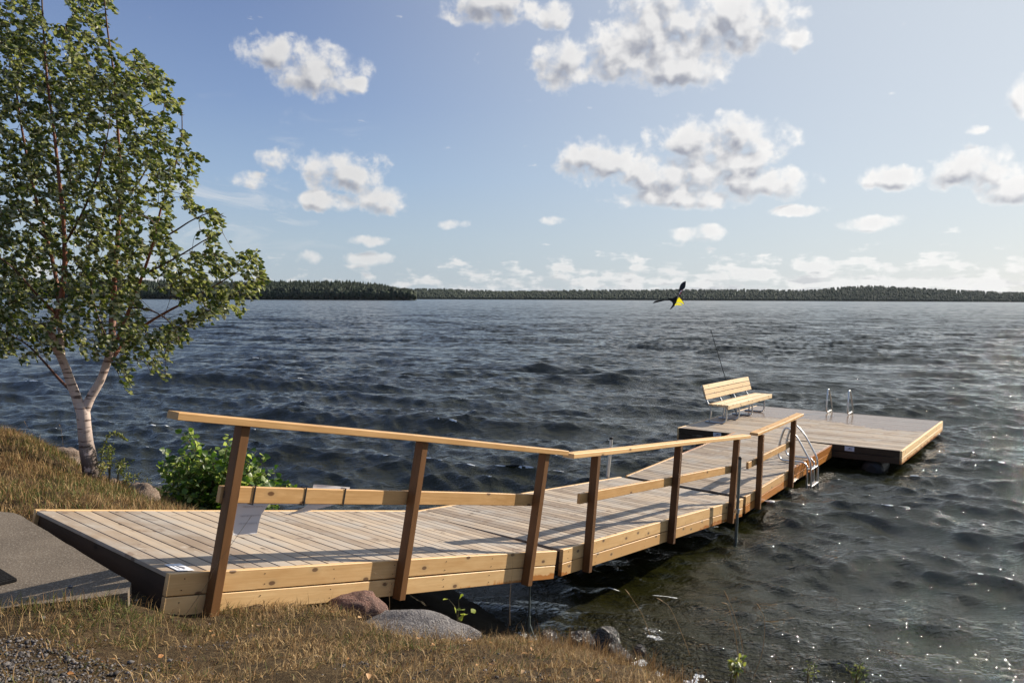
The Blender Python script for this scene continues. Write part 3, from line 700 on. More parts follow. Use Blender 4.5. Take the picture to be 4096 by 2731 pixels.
# rod and kite
dk = Vector((.577, .817, 0))
rb = mwp @ Vector((3.72, 4.99, 0.)); rtop = at(2844, 1322, rb.y-.15)
rod = empty('kite_rod', rb, 'thin dark rod slanting up from behind the bench, holding the kite line', 'rod')
v_ = rtop-rb; mb = MB(); mb.tube([Vector((0, 0, 0)), v_*.35, v_*.7, v_], [.015, .013, .010, .007], 8); mb.build('shaft', plain('rod_black', (.02, .025, .025), .35), rod)
mb = MB(); mb.tube([v_-v_.normalized()*.03, v_+v_.normalized()*.02], .014, 8); mb.build('tip_ring', M_BLACK, rod)
KY = rb.y+.5
def kp(x, y, dy=0.): return at(2600+x*.0893, 1120+y*.0893, KY+dy)
kite = empty('bird_kite', kp(1200, 900), 'black bird-shaped kite with a yellow belly flying over the water left of the bench', 'kite')
kinv = Matrix.Translation(-kp(1200, 900))
def fabric(name, poly, depth, m, off=0., parent=None, th=.004):
    import bmesh
    bm = bmesh.new(); fv = [bm.verts.new(kinv @ kp(x, y, depth(x, y)+off)) for x, y in poly]
    bm.faces.new(fv); bmesh.ops.triangulate(bm, faces=bm.faces)
    r_ = bmesh.ops.extrude_face_region(bm, geom=list(bm.faces)); bmesh.ops.translate(bm, vec=(0, th, 0), verts=[g for g in r_['geom'] if isinstance(g, bmesh.types.BMVert)])
    bmesh.ops.recalc_face_normals(bm, faces=bm.faces)
    me = bpy.data.meshes.new(name); bm.to_mesh(me); bm.free(); me.materials.append(m)
    o_ = bpy.data.objects.new(name, me); COL.objects.link(o_); o_.parent = parent or kite; return o_
M_KB = leafmat('kite_black', (.010, .009, .012), (.012, .010, .014), (.02, .018, .02), .1, .5)
M_KY = leafmat('kite_yellow', (.78, .72, .14), (.8, .76, .18), (.8, .76, .2), .45, .6)
M_KR = plain('kite_red', (.45, .03, .02), .6); M_KW = plain('kite_white', (.75, .74, .7), .6)
dz_up = lambda x, y: (900-y)/900*.35
wing = fabric('wing', [(1610, 45), (1480, 90), (1390, 170), (1335, 270), (1310, 380), (1305, 500), (1285, 650), (1300, 760), (1335, 700), (1400, 560), (1455, 450), (1540, 385), (1575, 330), (1600, 200)], dz_up, M_KB)
fabric('red_mark', [(1400, 445), (1460, 440), (1420, 530), (1370, 620), (1330, 675), (1295, 660), (1300, 600), (1340, 520)], dz_up, M_KR, -.012, wing, .003)
fabric('white_mark', [(1435, 475), (1405, 462), (1355, 500), (1315, 570), (1303, 645), (1340, 640), (1352, 610), (1335, 590), (1365, 530), (1400, 492), (1408, 525), (1425, 520)], dz_up, M_KW, -.018, wing, .003)
fabric('body', [(1285, 620), (1240, 660), (1180, 740), (1090, 790), (960, 830), (880, 920), (970, 970), (1020, 1040), (1010, 1120), (960, 1200), (865, 1342), (990, 1260), (1100, 1160), (1140, 1080), (1190, 990), (1215, 870), (1262, 740)], lambda x, y: (1240-x)/900*.2, M_KB, .01)
fabric('wing', [(960, 828), (800, 858), (540, 903), (300, 920), (200, 958), (118, 1045), (330, 1000), (600, 935), (780, 912), (885, 922)], lambda x, y: (1240-x)/900*.45, M_KB, -.01)
fabric('shoulder', [(1240, 665), (1290, 640), (1305, 745), (1265, 800), (1210, 900), (1225, 760)], lambda x, y: 0., plain('kite_grey', (.25, .23, .22), .6), -.005)
kb = fabric('belly_keel', [(1305, 770), (1380, 850), (1460, 960), (1530, 1080), (1515, 1092), (1420, 1035), (1310, 1010), (1185, 1010), (1215, 885)], lambda x, y: -(x-1200)/340*.25, M_KY, -.02)
fabric('red_edge', [(1320, 765), (1400, 830), (1480, 960), (1548, 1085), (1532, 1082), (1462, 955), (1382, 846), (1306, 768)], lambda x, y: -(x-1200)/340*.25, M_KR, -.02, kb)
fabric('belly_keel', [(1150, 1040), (1280, 1025), (1400, 1090), (1455, 1140), (1340, 1132), (1160, 1120), (1130, 1150), (1100, 1140)], lambda x, y: -(x-1200)/340*.2, M_KY, -.03)
mb = MB(); kt = kinv @ kp(1530, 1095, -.25); kt2 = kinv @ kp(1455, 1143, -.22); mid = (kinv @ rtop).lerp(kt, .8); ed = kinv @ rtop
mb.tube([kt, mid], .0018, 5); mb.tube([kt2, mid], .0018, 5); mb.tube([mid, ed], .002, 5)
mb.build('line', plain('kite_line', (.7, .7, .68), .6), kite)

# notices tied to the ramp's mid rail
mp, t, b, o = mat('paper', .8, .2)
tr = t.n('ShaderNodeBsdfTranslucent'); tr.inputs[0].default_value = (.72, .72, .74, 1); b.inputs['Base Color'].default_value = (.70, .70, .73, 1)
mx_ = t.n('ShaderNodeMixShader'); mx_.inputs[0].default_value = .35; t.link(b.outputs[0], mx_.inputs[1]); t.link(tr.outputs[0], mx_.inputs[2]); t.link(mx_.outputs[0], o.inputs[0])
M_GHOST = plain('show_through_print', (.52, .52, .57), .8)
def notice(rows, tie, label, text=False):
    """rows: from top to bottom, (left point, right point)"""
    root = empty('paper_notice', MWS[0], label, 'paper notice', 'paper notices tied to the rail')
    nr = len(rows)*4; L_ = smooth_path([r[0] for r in rows], 4); R2 = smooth_path([r[1] for r in rows], 4); nc = 9
    V = []
    for i in range(len(L_)):
        for j in range(nc):
            s = j/(nc-1); p = L_[i].lerp(R2[i], s); V.append((p.x, p.y+.008*math.sin(s*5+i*.4), p.z))
    o_ = np_mesh('sheet', np.array(V), grid_faces(len(L_), nc), mp, root, smooth=True)
    if text:
        mb = MB(); rr = random.Random(3)
        for q in (.34, .52, .72):
            i = int(q*(len(L_)-1)); x = .18
            while x < .86:
                w = rr.uniform(.02, .045); p0 = L_[i].lerp(R2[i], x); p1 = L_[i].lerp(R2[i], x+w); dn = (L_[i+1]-L_[i]).normalized()*rr.uniform(.009, .014)
                off = Vector((0, -.0125, 0)); mb.quad(p0+off, p1+off, p1+dn+off, p0+dn+off); x += w+rr.uniform(.008, .02)
        mb.build('faint_print', M_GHOST, o_, fix=False)['kind'] = 'stuff'
    a = tie; mb = MB()
    for z0, z1, y0, y1 in ((.452, .585, -.006, -.001), (.452, .585, .051, .056), (.579, .584, -.006, .056), (.450, .455, -.006, .056)): mb.box(a-.005, a+.005, y0, y1, z0, z1, bev=.0005)
    mb.build('cable_tie', M_BLACK, root)
notice([((.40, .046, .56), (.66, .046, .56)), ((.43, .05, .46), (.695, .05, .46)), ((.462, .10, .36), (.685, .10, .37)), ((.468, .11, .29), (.672, .11, .295)), ((.470, .09, .222), (.658, .10, .232))], .521, 'white paper notice hanging straight down beside the first railing post', True)
notice([((.70, .046, .56), (1.02, .046, .56)), ((.70, .05, .46), (1.02, .05, .46)), ((.72, .12, .435), (1.0, .12, .44)), ((.72, .20, .43), (.96, .20, .418))], .953, 'white paper notice blown back flat behind the rail, between the other two sheets')
notice([((1.05, .047, .600), (1.395, .047, .588)), ((1.05, .046, .52), (1.38, .046, .52)), ((1.03, .05, .45), (1.29, .05, .45)), ((.93, .09, .385), (1.12, .10, .40)), ((.815, .12, .345), (.97, .13, .365))], 1.32, 'white paper notice curled into a blown point under the rail, farthest from the first post')

# concrete pad and mat
def padz(x, y): return 1.80+.05*((x+2.42)*-.763+(y-5.1)*.647)/2.2
mc, t, b, o = mat('aggregate_concrete', .9, .2); tc = t.n('ShaderNodeTexCoord').outputs['Object']
n1_ = t.noise(tc, 1.6, 5., .6); n2_ = t.noise(tc, 70., 3., .6); vv = t.n('ShaderNodeTexVoronoi'); vv.inputs['Scale'].default_value = 85.; t.link(tc, vv.inputs['Vector'])
col = t.mix(t.ss(n1_, .35, .65), (.155, .125, .095), (.115, .092, .07)); col = t.mix(t.ss(n2_, .5, .66, 0., .7), col, (.26, .225, .18))
col = t.mix(t.ss(vv.outputs['Distance'], .22, .08, 0., .6), col, (.055, .045, .038)); t.link(col, b.inputs['Base Color'])
bump(t, b, t.m('ADD', n2_, vv.outputs['Distance']), .45, .003)
pl = [(-2.42, 5.13), (-4.06, 6.62), (-4.7, 6.75), (-7, 7.1), (-9.6, 7.4), (-9.6, 3.8), (-6, 4.1), (-4.2, 4.35), (-3.2, 4.6), (-2.6, 4.83), (-2.36, 4.97)]
import bmesh
bm = bmesh.new(); ring = []
for i in range(len(pl)):
    a_, b__ = Vector(pl[i]), Vector(pl[(i+1) % len(pl)]); nseg = max(1, int((b__-a_).length/.12))
    for k in range(nseg):
        p = a_.lerp(b__, k/nseg); j = .018 if i != 0 else .004; p = p+Vector((random.uniform(-j, j), random.uniform(-j, j))); ring.append(bm.verts.new((p.x, p.y, padz(p.x, p.y))))
f_ = bm.faces.new(ring); r_ = bmesh.ops.extrude_face_region(bm, geom=[f_]); bmesh.ops.translate(bm, vec=(0, 0, -.3), verts=[g for g in r_['geom'] if isinstance(g, bmesh.types.BMVert)])
bmesh.ops.recalc_face_normals(bm, faces=bm.faces); me = bpy.data.meshes.new('concrete_path'); bm.to_mesh(me); bm.free(); me.materials.append(mc)
o_ = bpy.data.objects.new('concrete_path', me); COL.objects.link(o_); tag(o_, kind='structure')
def inpad(x, y):
    x = np.asarray(x); y = np.asarray(y); r_ = np.zeros(x.shape, bool); n = len(pl)
    for i in range(n):
        (x1, y1), (x2, y2) = pl[i], pl[(i+1) % n]
        c_ = ((y1 > y) != (y2 > y)) & (x < (x2-x1)*(y-y1)/(y2-y1+1e-12)+x1); r_ ^= c_
    return r_
mc_ = Vector((-3.13, 5.10)); e1 = Vector((-.763, .647)); e2 = Vector((-.647, -.763))
mm_ = Matrix(((e1.x, e2.x, 0), (e1.y, e2.y, 0), (0, 0, 1))).to_4x4(); mm_.translation = (mc_.x, mc_.y, padz(*mc_)+.012)
mat_ = empty('door_mat', mm_, 'black ribbed rubber mat lying on the concrete at the left edge of the picture', 'mat')
mb = MB(); mb.box(0, 1.0, 0, .7, -.01, .012)
mb.build('base', M_RUBBER, mat_)
mb = MB()
for k in range(36): mb.box(.01+k*.027, .023+k*.027, .01, .69, .012, .018, bev=.001)
tag(mb.build('ribs', M_RUBBER, mat_), kind='stuff')

# rocks
def rockmat(name, c1, c2, c3, rough=.85, spec=.2, sc_=1.):
    m, t, b, o = mat(name, rough, spec); tc = t.n('ShaderNodeTexCoord').outputs['Object']
    a_ = t.noise(tc, 6.*sc_, 5., .65, .6); g_ = t.noise(tc, 70.*sc_, 3., .7); l_ = t.noise(tc, 16.*sc_, 4., .6)
    col = t.mix(t.ss(a_, .35, .65), c1, c2); col = t.mix(t.ss(g_, .52, .62, 0., .7), col, c3); col = t.mix(t.ss(l_, .6, .7, 0., .6), col, tuple(x*.35 for x in c1))
    t.link(col, b.inputs['Base Color']); bump(t, b, t.m('ADD', t.m('MULTIPLY', a_, 1.5), t.m('ADD', g_, l_)), .9, .03); return m
R_RED = rockmat('red_granite', (.24, .13, .10), (.15, .095, .08), (.32, .21, .17))
R_GREY = rockmat('grey_granite', (.22, .205, .20), (.13, .12, .12), (.36, .34, .33))
R_TAN = rockmat('tan_boulder', (.27, .20, .155), (.16, .115, .09), (.36, .29, .23))
R_WET = rockmat('wet_dark_stone', (.03, .026, .026), (.018, .016, .016), (.06, .05, .05), .18, .6)
def rock(name, c, r, m, label, seed, rot=0., rough=.22, group=None):
    bm = bmesh.new(); bmesh.ops.create_icosphere(bm, subdivisions=4, radius=1)
    sv = Vector((seed*3.7, seed*1.3, seed*.7)); cuts = [(Vector((random.Random(seed*10+k).uniform(-1, 1), random.Random(seed*10+k+50).uniform(-1, 1), random.Random(seed*10+k+90).uniform(-.3, 1))).normalized(), random.Random(seed+k).uniform(.62, .9)) for k in range(6)]
    for v in bm.verts:
        p = v.co.copy()
        for nrm, dd in cuts:
            e = p.dot(nrm)-dd
            if e > 0: p -= nrm*e*.5
        p *= 1+rough*mnoise.fractal(p*1.3+sv, 1., 2., 4)+.05*mnoise.noise(p*6+sv); v.co = Vector((p.x*r[0], p.y*r[1], p.z*r[2]))
    me = bpy.data.meshes.new(name); bm.to_mesh(me); bm.free(); me.materials.append(m); me.polygons.foreach_set('use_smooth', [True]*len(me.polygons))
    o_ = bpy.data.objects.new(name, me); COL.objects.link(o_); o_.location = c; o_.rotation_euler = (0, 0, rot); tag(o_, label, 'rock', group); return o_
rock('boulder', at(1425, 2450, 6.0), (.22, .17, .165), R_RED, 'rounded reddish boulder in the grass against the lower board of the ramp', 1)
rock('boulder', at(1610, 2562, 5.8), (.56, .27, .21), R_GREY, 'long flat grey granite boulder in the grass in front of the second railing post', 2, .12, .16)
rock('boulder', at(560, 1995, 9.35), (.19, .19, .215), R_TAN, 'tan rounded boulder on the shore between the birch and the leafy bush', 3)
rock('boulder', at(500, 2040, 9.1), (.14, .13, .13), R_TAN, 'small dark-sided tan rock just left of the rounded boulder by the bush', 13)
rock('boulder', at(235, 1835, 10.9), (.34, .22, .17), R_TAN, 'pale rock poking from the top of the grassy mound left of the birch', 4, -.5)
rock('boulder', at(300, 1880, 10.6), (.20, .2, .17), R_TAN, 'low pale rock at the mound edge directly beside the birch trunk', 14, -.5)
rock('shore_rock', at(2420, 2575, 8.25), (.17, .15, .19), R_WET, 'wet black rock standing in the shallows under the jetty, right of the support leg', 5)
rock('shore_rock', at(2325, 2560, 7.9), (.13, .11, .09), R_WET, 'low wet rock at the waterline just left of the black rock in the shallows', 15)
for k, (u, v, y, r, lb) in enumerate([(640, 1985, 14.2, .30, 'leftmost wet stone at the waterline behind the bush'), (710, 2010, 13.8, .36, 'largest wet purple stone at the waterline behind the bush'), (765, 1990, 14.4, .25, 'wet stone right of the largest one, half hidden by the bush leaves'), (675, 2035, 13.0, .28, 'low wet stone nearest the deck edge behind the bush')]):
    rock('shore_rock', at(u, v, y), (r, r*.8, r*.6), R_WET if k % 2 else rockmat('damp_stone', (.10, .065, .06), (.05, .035, .035), (.16, .12, .11), .35, .5), lb, 20+k, k)
for k, (u, v, y, r, lb) in enumerate([(450, 1935, 10.2, .10, 'small tan stone against the foot of the birch'), (415, 1950, 10.0, .07, 'smallest tan stone below the birch trunk')]):
    rock('stone', at(u, v, y), (r, r, r*.7), R_TAN, lb, 30+k)
p = Vector((-2.75, 5.02)); rock('pebble', (p.x, p.y, padz(*p)+.008), (.016, .012, .012), R_GREY, 'tiny dark pebble alone on the concrete pad', 40)

sr_ = random.Random(12)
for k, (u, v, y, r, lb) in enumerate([(2190, 2545, 7.6, .10, 'wet stone at the foot of the thin support leg'), (2490, 2640, 7.4, .11, 'wet stone below the black rock, half under the grassy lip'), (2560, 2600, 8.0, .08, 'low wet stone just breaking the shallows right of the black rock')]):
    rock('shore_rock', at(u, v, y), (r, r*.85, r*.7), R_WET, lb, 50+k, sr_.uniform(0, 3))
# ------------------------------------------------------------------ plants
def leaves_mesh(name, P, D, N, size, tint, m, parent, wid=.62, fold=.12, curl=.18):
    """P stalk ends, D directions, N face normals: ovate leaves folded along the midrib"""
    D = D/np.linalg.norm(D, axis=1, keepdims=True); S = np.cross(D, N); S /= np.linalg.norm(S, axis=1, keepdims=True)+1e-9; N = np.cross(S, D)
    T = np.array([0, .3, .68, 1.]); Wd = np.array([0, .5, .36, 0])*wid
    sz = size[:, None]; V = []
    def pt(t_, w_, l_): return P+D*(t_*sz)+S*(w_*sz)+N*((l_-curl*t_*t_)*sz)
    V = [pt(0, 0, 0), pt(T[1], 0, -fold*.3), pt(T[1], -Wd[1], fold), pt(T[1], Wd[1], fold), pt(T[2], 0, -fold*.2), pt(T[2], -Wd[2], fold*.8), pt(T[2], Wd[2], fold*.8), pt(1, 0, 0)]
    V = np.stack(V, 1).reshape(-1, 3); f = np.array([(0, 1, 2), (0, 3, 1), (2, 1, 4), (2, 4, 5), (1, 3, 6), (1, 6, 4), (5, 4, 7), (4, 6, 7)])
    F_ = (f[None]+(np.arange(len(P))*8)[:, None, None]).reshape(-1, 3)
    return np_mesh(name, V, F_, m, parent, attrs={'tint': np.repeat(tint, 8)})
def leaf_material(name, cols, back, transl=.35, rough=.42):
    m, t, b, o = mat(name, rough, .45); tn = attr(t, 'tint')
    col = t.ramp(tn, [(i/(len(cols)-1), c) for i, c in enumerate(cols)])
    ge = t.n('ShaderNodeNewGeometry'); col = t.mix(ge.outputs['Backfacing'], col, t.mix(.7, col, back))
    t.link(col, b.inputs['Base Color']); tr = t.n('ShaderNodeBsdfTranslucent'); t.link(t.mix(1., col, (1.6, 1.7, .6), 'MULTIPLY'), tr.inputs[0])
    mx = t.n('ShaderNodeMixShader'); mx.inputs[0].default_value = transl
    t.link(b.outputs[0], mx.inputs[1]); t.link(tr.outputs[0], mx.inputs[2]); t.link(mx.outputs[0], o.inputs[0]); return m
M_BIRCHL = leaf_material('birch_leaf', [(.026, .046, .008), (.056, .082, .015), (.105, .13, .028), (.28, .28, .13)], (.52, .52, .36), .22)
M_ALDERL = leaf_material('alder_leaf', [(.018, .048, .008), (.04, .09, .012), (.08, .15, .018), (.15, .22, .035)], (.52, .58, .34))
M_WEEDL = leaf_material('weed_leaf', [(.05, .08, .02), (.10, .14, .03), (.17, .16, .05), (.25, .20, .08)], (.3, .3, .15))
mb_, t, b, o = mat('birch_bark', .6, .3); tc = t.n('ShaderNodeTexCoord').outputs['Object']; s_ = t.sep(tc); br = attr(t, 'tint')
lent = t.noise(t.xyz(t.m('MULTIPLY', s_[0], 5.), t.m('MULTIPLY', s_[1], 5.), t.m('MULTIPLY', s_[2], 34.)), 1., 3., .6)
pat = t.noise(t.xyz(t.m('MULTIPLY', s_[0], 9.), t.m('MULTIPLY', s_[1], 9.), t.m('MULTIPLY', s_[2], 7.)), 1., 4., .6)
col = t.mix(pat, (.46, .345, .30), (.64, .53, .47)); col = t.mix(t.ss(lent, .56, .61, 0., .92), col, (.09, .055, .045))
basem = t.ss(s_[2], .95, .1); col = t.mix(t.m('MULTIPLY', basem, t.ss(pat, .40, .47)), col, (.06, .04, .032))
col = t.mix(t.ss(br, .12, .55), col, (.22, .085, .05)); col = t.mix(t.ss(br, .8, 1.), col, (.07, .035, .022))
t.link(col, b.inputs['Base Color']); bump(t, b, t.m('ADD', lent, pat), .6, .006)
TY = 9.8; TB = at(373, 1935, TY)
birch = empty('birch_tree', TB, 'young white-barked birch forked into two stems, standing on the grassy bank at the left', 'tree')
def tp(u, v, dy=0.): return at(u, v, TY+dy)-TB
BR = [  # (points (u, v, depth), radius start, radius end, bark 0 white .. 1 dark)
 ([(376, 1945, 0), (366, 1890, 0), (352, 1820, 0), (343, 1760, 0), (336, 1690, 0), (331, 1640, 0), (322, 1612, 0)], .098, .070, 0, .1),
 ([(328, 1650, 0), (306, 1590, -.02), (283, 1530, -.05), (262, 1470, -.1), (240, 1420, -.15), (214, 1375, -.2), (202, 1330, -.25)], .062, .042, 0, .35),
 ([(202, 1330, -.25), (228, 1260, -.3), (247, 1180, -.35), (258, 1080, -.4), (258, 980, -.45), (252, 860, -.5), (235, 700, -.5), (215, 520, -.5), (190, 330, -.45), (175, 140, -.4), (165, -60, -.35)], .038, .008, .4, 1.),
 ([(252, 1445, -.1), (243, 1350, 0), (238, 1260, .1), (225, 1120, .2), (190, 960, .3), (140, 780, .4), (95, 560, .45), (60, 330, .5), (30, 100, .5)], .036, .008, .2, 1.),
 ([(335, 1650, 0), (362, 1590, .03), (400, 1525, .06), (428, 1450, .1), (445, 1385, .12), (450, 1300, .14), (450, 1240, .15)], .060, .036, 0, .5),
 ([(450, 1240, .15), (458, 1120, .18), (468, 980, .2), (478, 830, .22), (480, 680, .2), (470, 500, .15), (455, 300, .1), (430, 120, .1), (415, -30, .1)], .034, .007, .5, 1.),
 ([(450, 1400, .12), (480, 1330, .0), (520, 1230, -.1), (570, 1100, -.2), (615, 965, -.3), (645, 830, -.35), (690, 700, -.4), (725, 560, -.4), (728, 450, -.4)], .030, .005, .6, 1.),
 ([(445, 1440, .1), (500, 1370, .3), (580, 1300, .45), (680, 1240, .5), (780, 1190, .5), (880, 1130, .5), (960, 1080, .5), (1020, 1020, .5)], .024, .004, .8, 1.),
 ([(615, 965, -.3), (690, 930, -.2), (770, 880, -.1), (850, 850, 0.), (905, 870, 0)], .014, .004, 1., 1.),
 ([(570, 1100, -.2), (650, 1060, -.4), (740, 1010, -.5), (820, 960, -.5), (890, 930, -.5)], .014, .004, 1., 1.),
 ([(300, 1575, -.02), (240, 1520, .2), (170, 1440, .4), (110, 1380, .5), (40, 1340, .6)], .022, .006, .9, 1.),
 ([(228, 1260, -.3), (150, 1180, -.6), (60, 1080, -.8), (-40, 1000, -.9)], .018, .005, .9, 1.),
 ([(258, 980, -.45), (330, 850, -.6), (390, 700, -.7), (430, 540, -.75), (450, 380, -.75)], .016, .004, 1., 1.),
 ([(190, 960, .3), (90, 860, .5), (0, 740, .6), (-80, 640, .6)], .016, .005, 1., 1.),
 ([(478, 830, .22), (560, 720, .4), (620, 600, .5), (650, 480, .5), (660, 380, .5)], .014, .004, 1., 1.),
 ([(470, 500, .15), (515, 400, .1), (530, 300, 0), (540, 225, 0)], .010, .004, 1., 1.),
 ([(445, 1385, .12), (400, 1290, .4), (370, 1180, .6), (350, 1050, .7), (345, 900, .7)], .014, .004, 1., 1.),
 ([(520, 1230, -.1), (600, 1240, -.5), (680, 1290, -.7), (720, 1370, -.75)], .012, .004, 1., 1.),
 ([(450, 1300, .14), (530, 1310, .5), (620, 1360, .7), (660, 1440, .7)], .011, .004, 1., 1.),
]
mb = MB(); SK = []
for pts, r0, r1, b0, b1 in BR:
    q = smooth_path([tp(*p) for p in pts], 6); n = len(q); rad = [r0+(r1-r0)*(i/(n-1))**.85 for i in range(n)]
    if r0 > .09: rad = [r*(1+.45*math.exp(-i/3.)) for i, r in enumerate(rad)]
    rad = [r*(1+.10*mnoise.noise(p*6)) for r, p in zip(rad, q)]
    sd = 14 if r0 > .03 else 6; o0 = len(mb.v); mb.tube(q, rad, sd, tint=0)
    for i in range(n):
        for k in range(sd): mb.t[o0+i*sd+k] = b0+(b1-b0)*i/(n-1)
    SK += [(p, min(1., 2.5*i/n)) for i, p in enumerate(q) if r0 < .05]
mb.build('trunk', mb_, birch, smooth=True)
CROWN = [(-200, -80), (120, -80), (165, 20), (185, 90), (230, 100), (285, 70), (262, 0), (290, -80), (440, -80), (455, 10), (440, 110), (458, 190), (560, 195), (620, 265), (690, 330), (722, 420), (735, 500), (745, 590), (775, 600), (800, 610), (785, 680), (758, 740), (770, 800), (790, 840), (850, 835), (905, 860), (925, 900), (905, 950), (930, 975), (1000, 1000), (1060, 1000), (1070, 1050), (1055, 1120), (1000, 1180), (940, 1240), (850, 1262), (760, 1300), (735, 1370), (700, 1470), (640, 1510), (590, 1500), (560, 1420), (520, 1500), (490, 1590), (460, 1590), (470, 1480), (400, 1440), (330, 1420), (240, 1440), (160, 1420), (90, 1440), (0, 1440), (-200, 1450)]
def in_poly(u, v, poly):
    r_ = False; n = len(poly)
    for i in range(n):
        x1, y1 = poly[i]; x2, y2 = poly[(i+1) % n]
        if (y1 > v) != (y2 > v) and u < (x2-x1)*(v-y1)/(y2-y1)+x1: r_ = not r_
    return r_
SK = [(p_, 0) for p_, _ in SK if p_.z < (at(0, -60, TY)-TB).z]
skp = np.zeros((len(SK)+9000, 3)); skp[:len(SK)] = [tuple(p) for p, _ in SK]; ns_ = len(SK)
rr = random.Random(5); tw = MB(); LP = []; LD = []; LN = []; LS = []; LT = []
tips = 0
while tips < 3700:
    u = rr.uniform(-190, 1075); v = rr.uniform(-80, 1600)
    if not in_poly(u, v, CROWN): continue
    if v > 1380 and rr.random() < .55: continue
    # keep some sky showing between the outer sprays
    g = float(fbm(np.array([u/70.]), np.array([v/70.]), 3, 77)[0]); thr = .33 if u > 560 else .22
    if u > 150 and v < 240: thr = .30
    if u < 520 and v > 450: thr = .20
    if g < thr: continue
    T_ = tp(u, v, rr.uniform(-1., 1.)*(.95 if u < 700 else .6))
    d2 = ((skp[:ns_]-np.array(T_))**2).sum(1)+np.maximum(skp[:ns_, 2]-T_.z, 0)*.25
    j = int(np.argmin(d2)); S0 = Vector(skp[j]); L_ = (T_-S0).length
    if L_ < .04: continue
    if L_ > .62: continue
    tips += 1
    mid = S0.lerp(T_, .55)+Vector((rr.uniform(-.04, .04), rr.uniform(-.04, .04), .10*min(L_, .8)))
    path = smooth_path([S0, mid, T_, T_+Vector((.05*rr.uniform(.2, 1.2), rr.uniform(-.03, .03), -.06*rr.uniform(.2, 1.4)))], 3)
    skp[ns_] = tuple(mid); skp[ns_+1] = tuple(T_); ns_ += 2
    tw.tube(path, [.0042]+[.003]*(len(path)-2)+[.0015], 3, tint=1., cap=False)
    nl = rr.randint(7, 10)
    for k in range(nl):
        s = 1-.8*(k/nl)**1.1*min(1, .55/L_+.25); idx = s*(len(path)-1); i0 = min(int(idx), len(path)-2); p = path[i0].lerp(path[i0+1], idx-i0)
        td = (path[i0+1]-path[i0]).normalized()
        sd = Vector((rr.gauss(0, 1), rr.gauss(0, 1), rr.gauss(0, .6))); d = (td*.5+sd*.55+Vector((.95, -.05, -.18))).normalized()
        LP.append(p+sd*.006); LD.append(d); LN.append(Vector((rr.gauss(0, 1), rr.gauss(-.25, 1), rr.gauss(.45, 1)))); LS.append(rr.uniform(.040, .074)); LT.append(min(1, max(0, rr.gauss(.42, .2))))
A_ = lambda L: np.array([tuple(x) for x in L])
crown = leaves_mesh('crown', A_(LP), A_(LD), A_(LN), np.array(LS), np.array(LT), M_BIRCHL, birch, .72)
tw.build('twigs', mb_, crown, fix=False)

# generic leafy shrub
def shrub(name, base, tips_, leaf, m, label, cat, nleaf=(6, 9), stemr=.006, spread=.25, wid=.8, barkm=None, tmean=.45, group=None, stemname='stems', up=.1):
    root = empty(name, base, label, cat, group); st = MB(); P_ = []; D_ = []; N_ = []; S_ = []; T2 = []
    for tip in tips_:
        q = tip-Vector(base); L_ = q.length
        mid = Vector((q.x*.35+rr.uniform(-.05, .05)*spread, q.y*.35, q.z*.6)); path = smooth_path([Vector((rr.uniform(-.05, .05)*spread*2, 0, 0)), mid, q], 5)
        st.tube(path, [stemr*(1-.75*i/(len(path)-1)) for i in range(len(path))], 4, tint=rr.random(), cap=False)
        for k in range(rr.randint(*nleaf)):
            s = 1-.62*(k/nleaf[1]); idx = s*(len(path)-1); i0 = min(int(idx), len(path)-2); p = path[i0].lerp(path[i0+1], idx-i0)
            d = Vector((rr.gauss(0, 1), rr.gauss(0, 1), rr.gauss(up, .6))).normalized(); P_.append(p+d*.01); D_.append(d); N_.append(Vector((rr.gauss(.15, .6), rr.gauss(-.35, .6), rr.gauss(.8, .5)))); S_.append(leaf*rr.uniform(.6, 1.2)); T2.append(min(1, max(0, rr.gauss(tmean, .22))))
    st.build(stemname, barkm or M_STEM, root, fix=False)
    leaves_mesh('foliage', A_(P_), A_(D_), A_(N_), np.array(S_), np.array(T2), m, root, wid); return root
M_STEM = plain('plant_stem', (.10, .085, .035), .7)
BUSH = [(620, 1830), (700, 1760), (745, 1690), (775, 1700), (800, 1775), (870, 1780), (920, 1735), (960, 1745), (985, 1790), (1030, 1800), (1080, 1850), (1110, 1890), (1170, 1915), (1185, 1945), (1150, 2000), (1100, 2060), (640, 2060), (625, 1990), (640, 1930)]
tips_ = []
BY = 10.3; bbase = at(880, 2110, BY)
while len(tips_) < 400:
    u = rr.uniform(610, 1190); v = rr.uniform(1680, 2060)
    if in_poly(u, v, BUSH) and rr.random() < .35+.65*((v-1680)/300): tips_.append(at(u, v, BY+rr.uniform(-.6, .6)))
shrub('alder_bush', bbase, tips_, .088, M_ALDERL, 'dense green leafy bush growing at the water edge behind the ramp and first railing post', 'bush', (7, 11), .010, .6, .85)
tips_ = [at(rr.uniform(610, 700), rr.uniform(1970, 2060), 10.6+rr.uniform(-.3, .3)) for _ in range(40)]
shrub('low_bush', at(650, 2080, 10.6), tips_, .07, M_ALDERL, 'low dark green bush in shade between the tan boulder and the big leafy bush', 'bush', (5, 8), .005, .3, .8, tmean=.25)
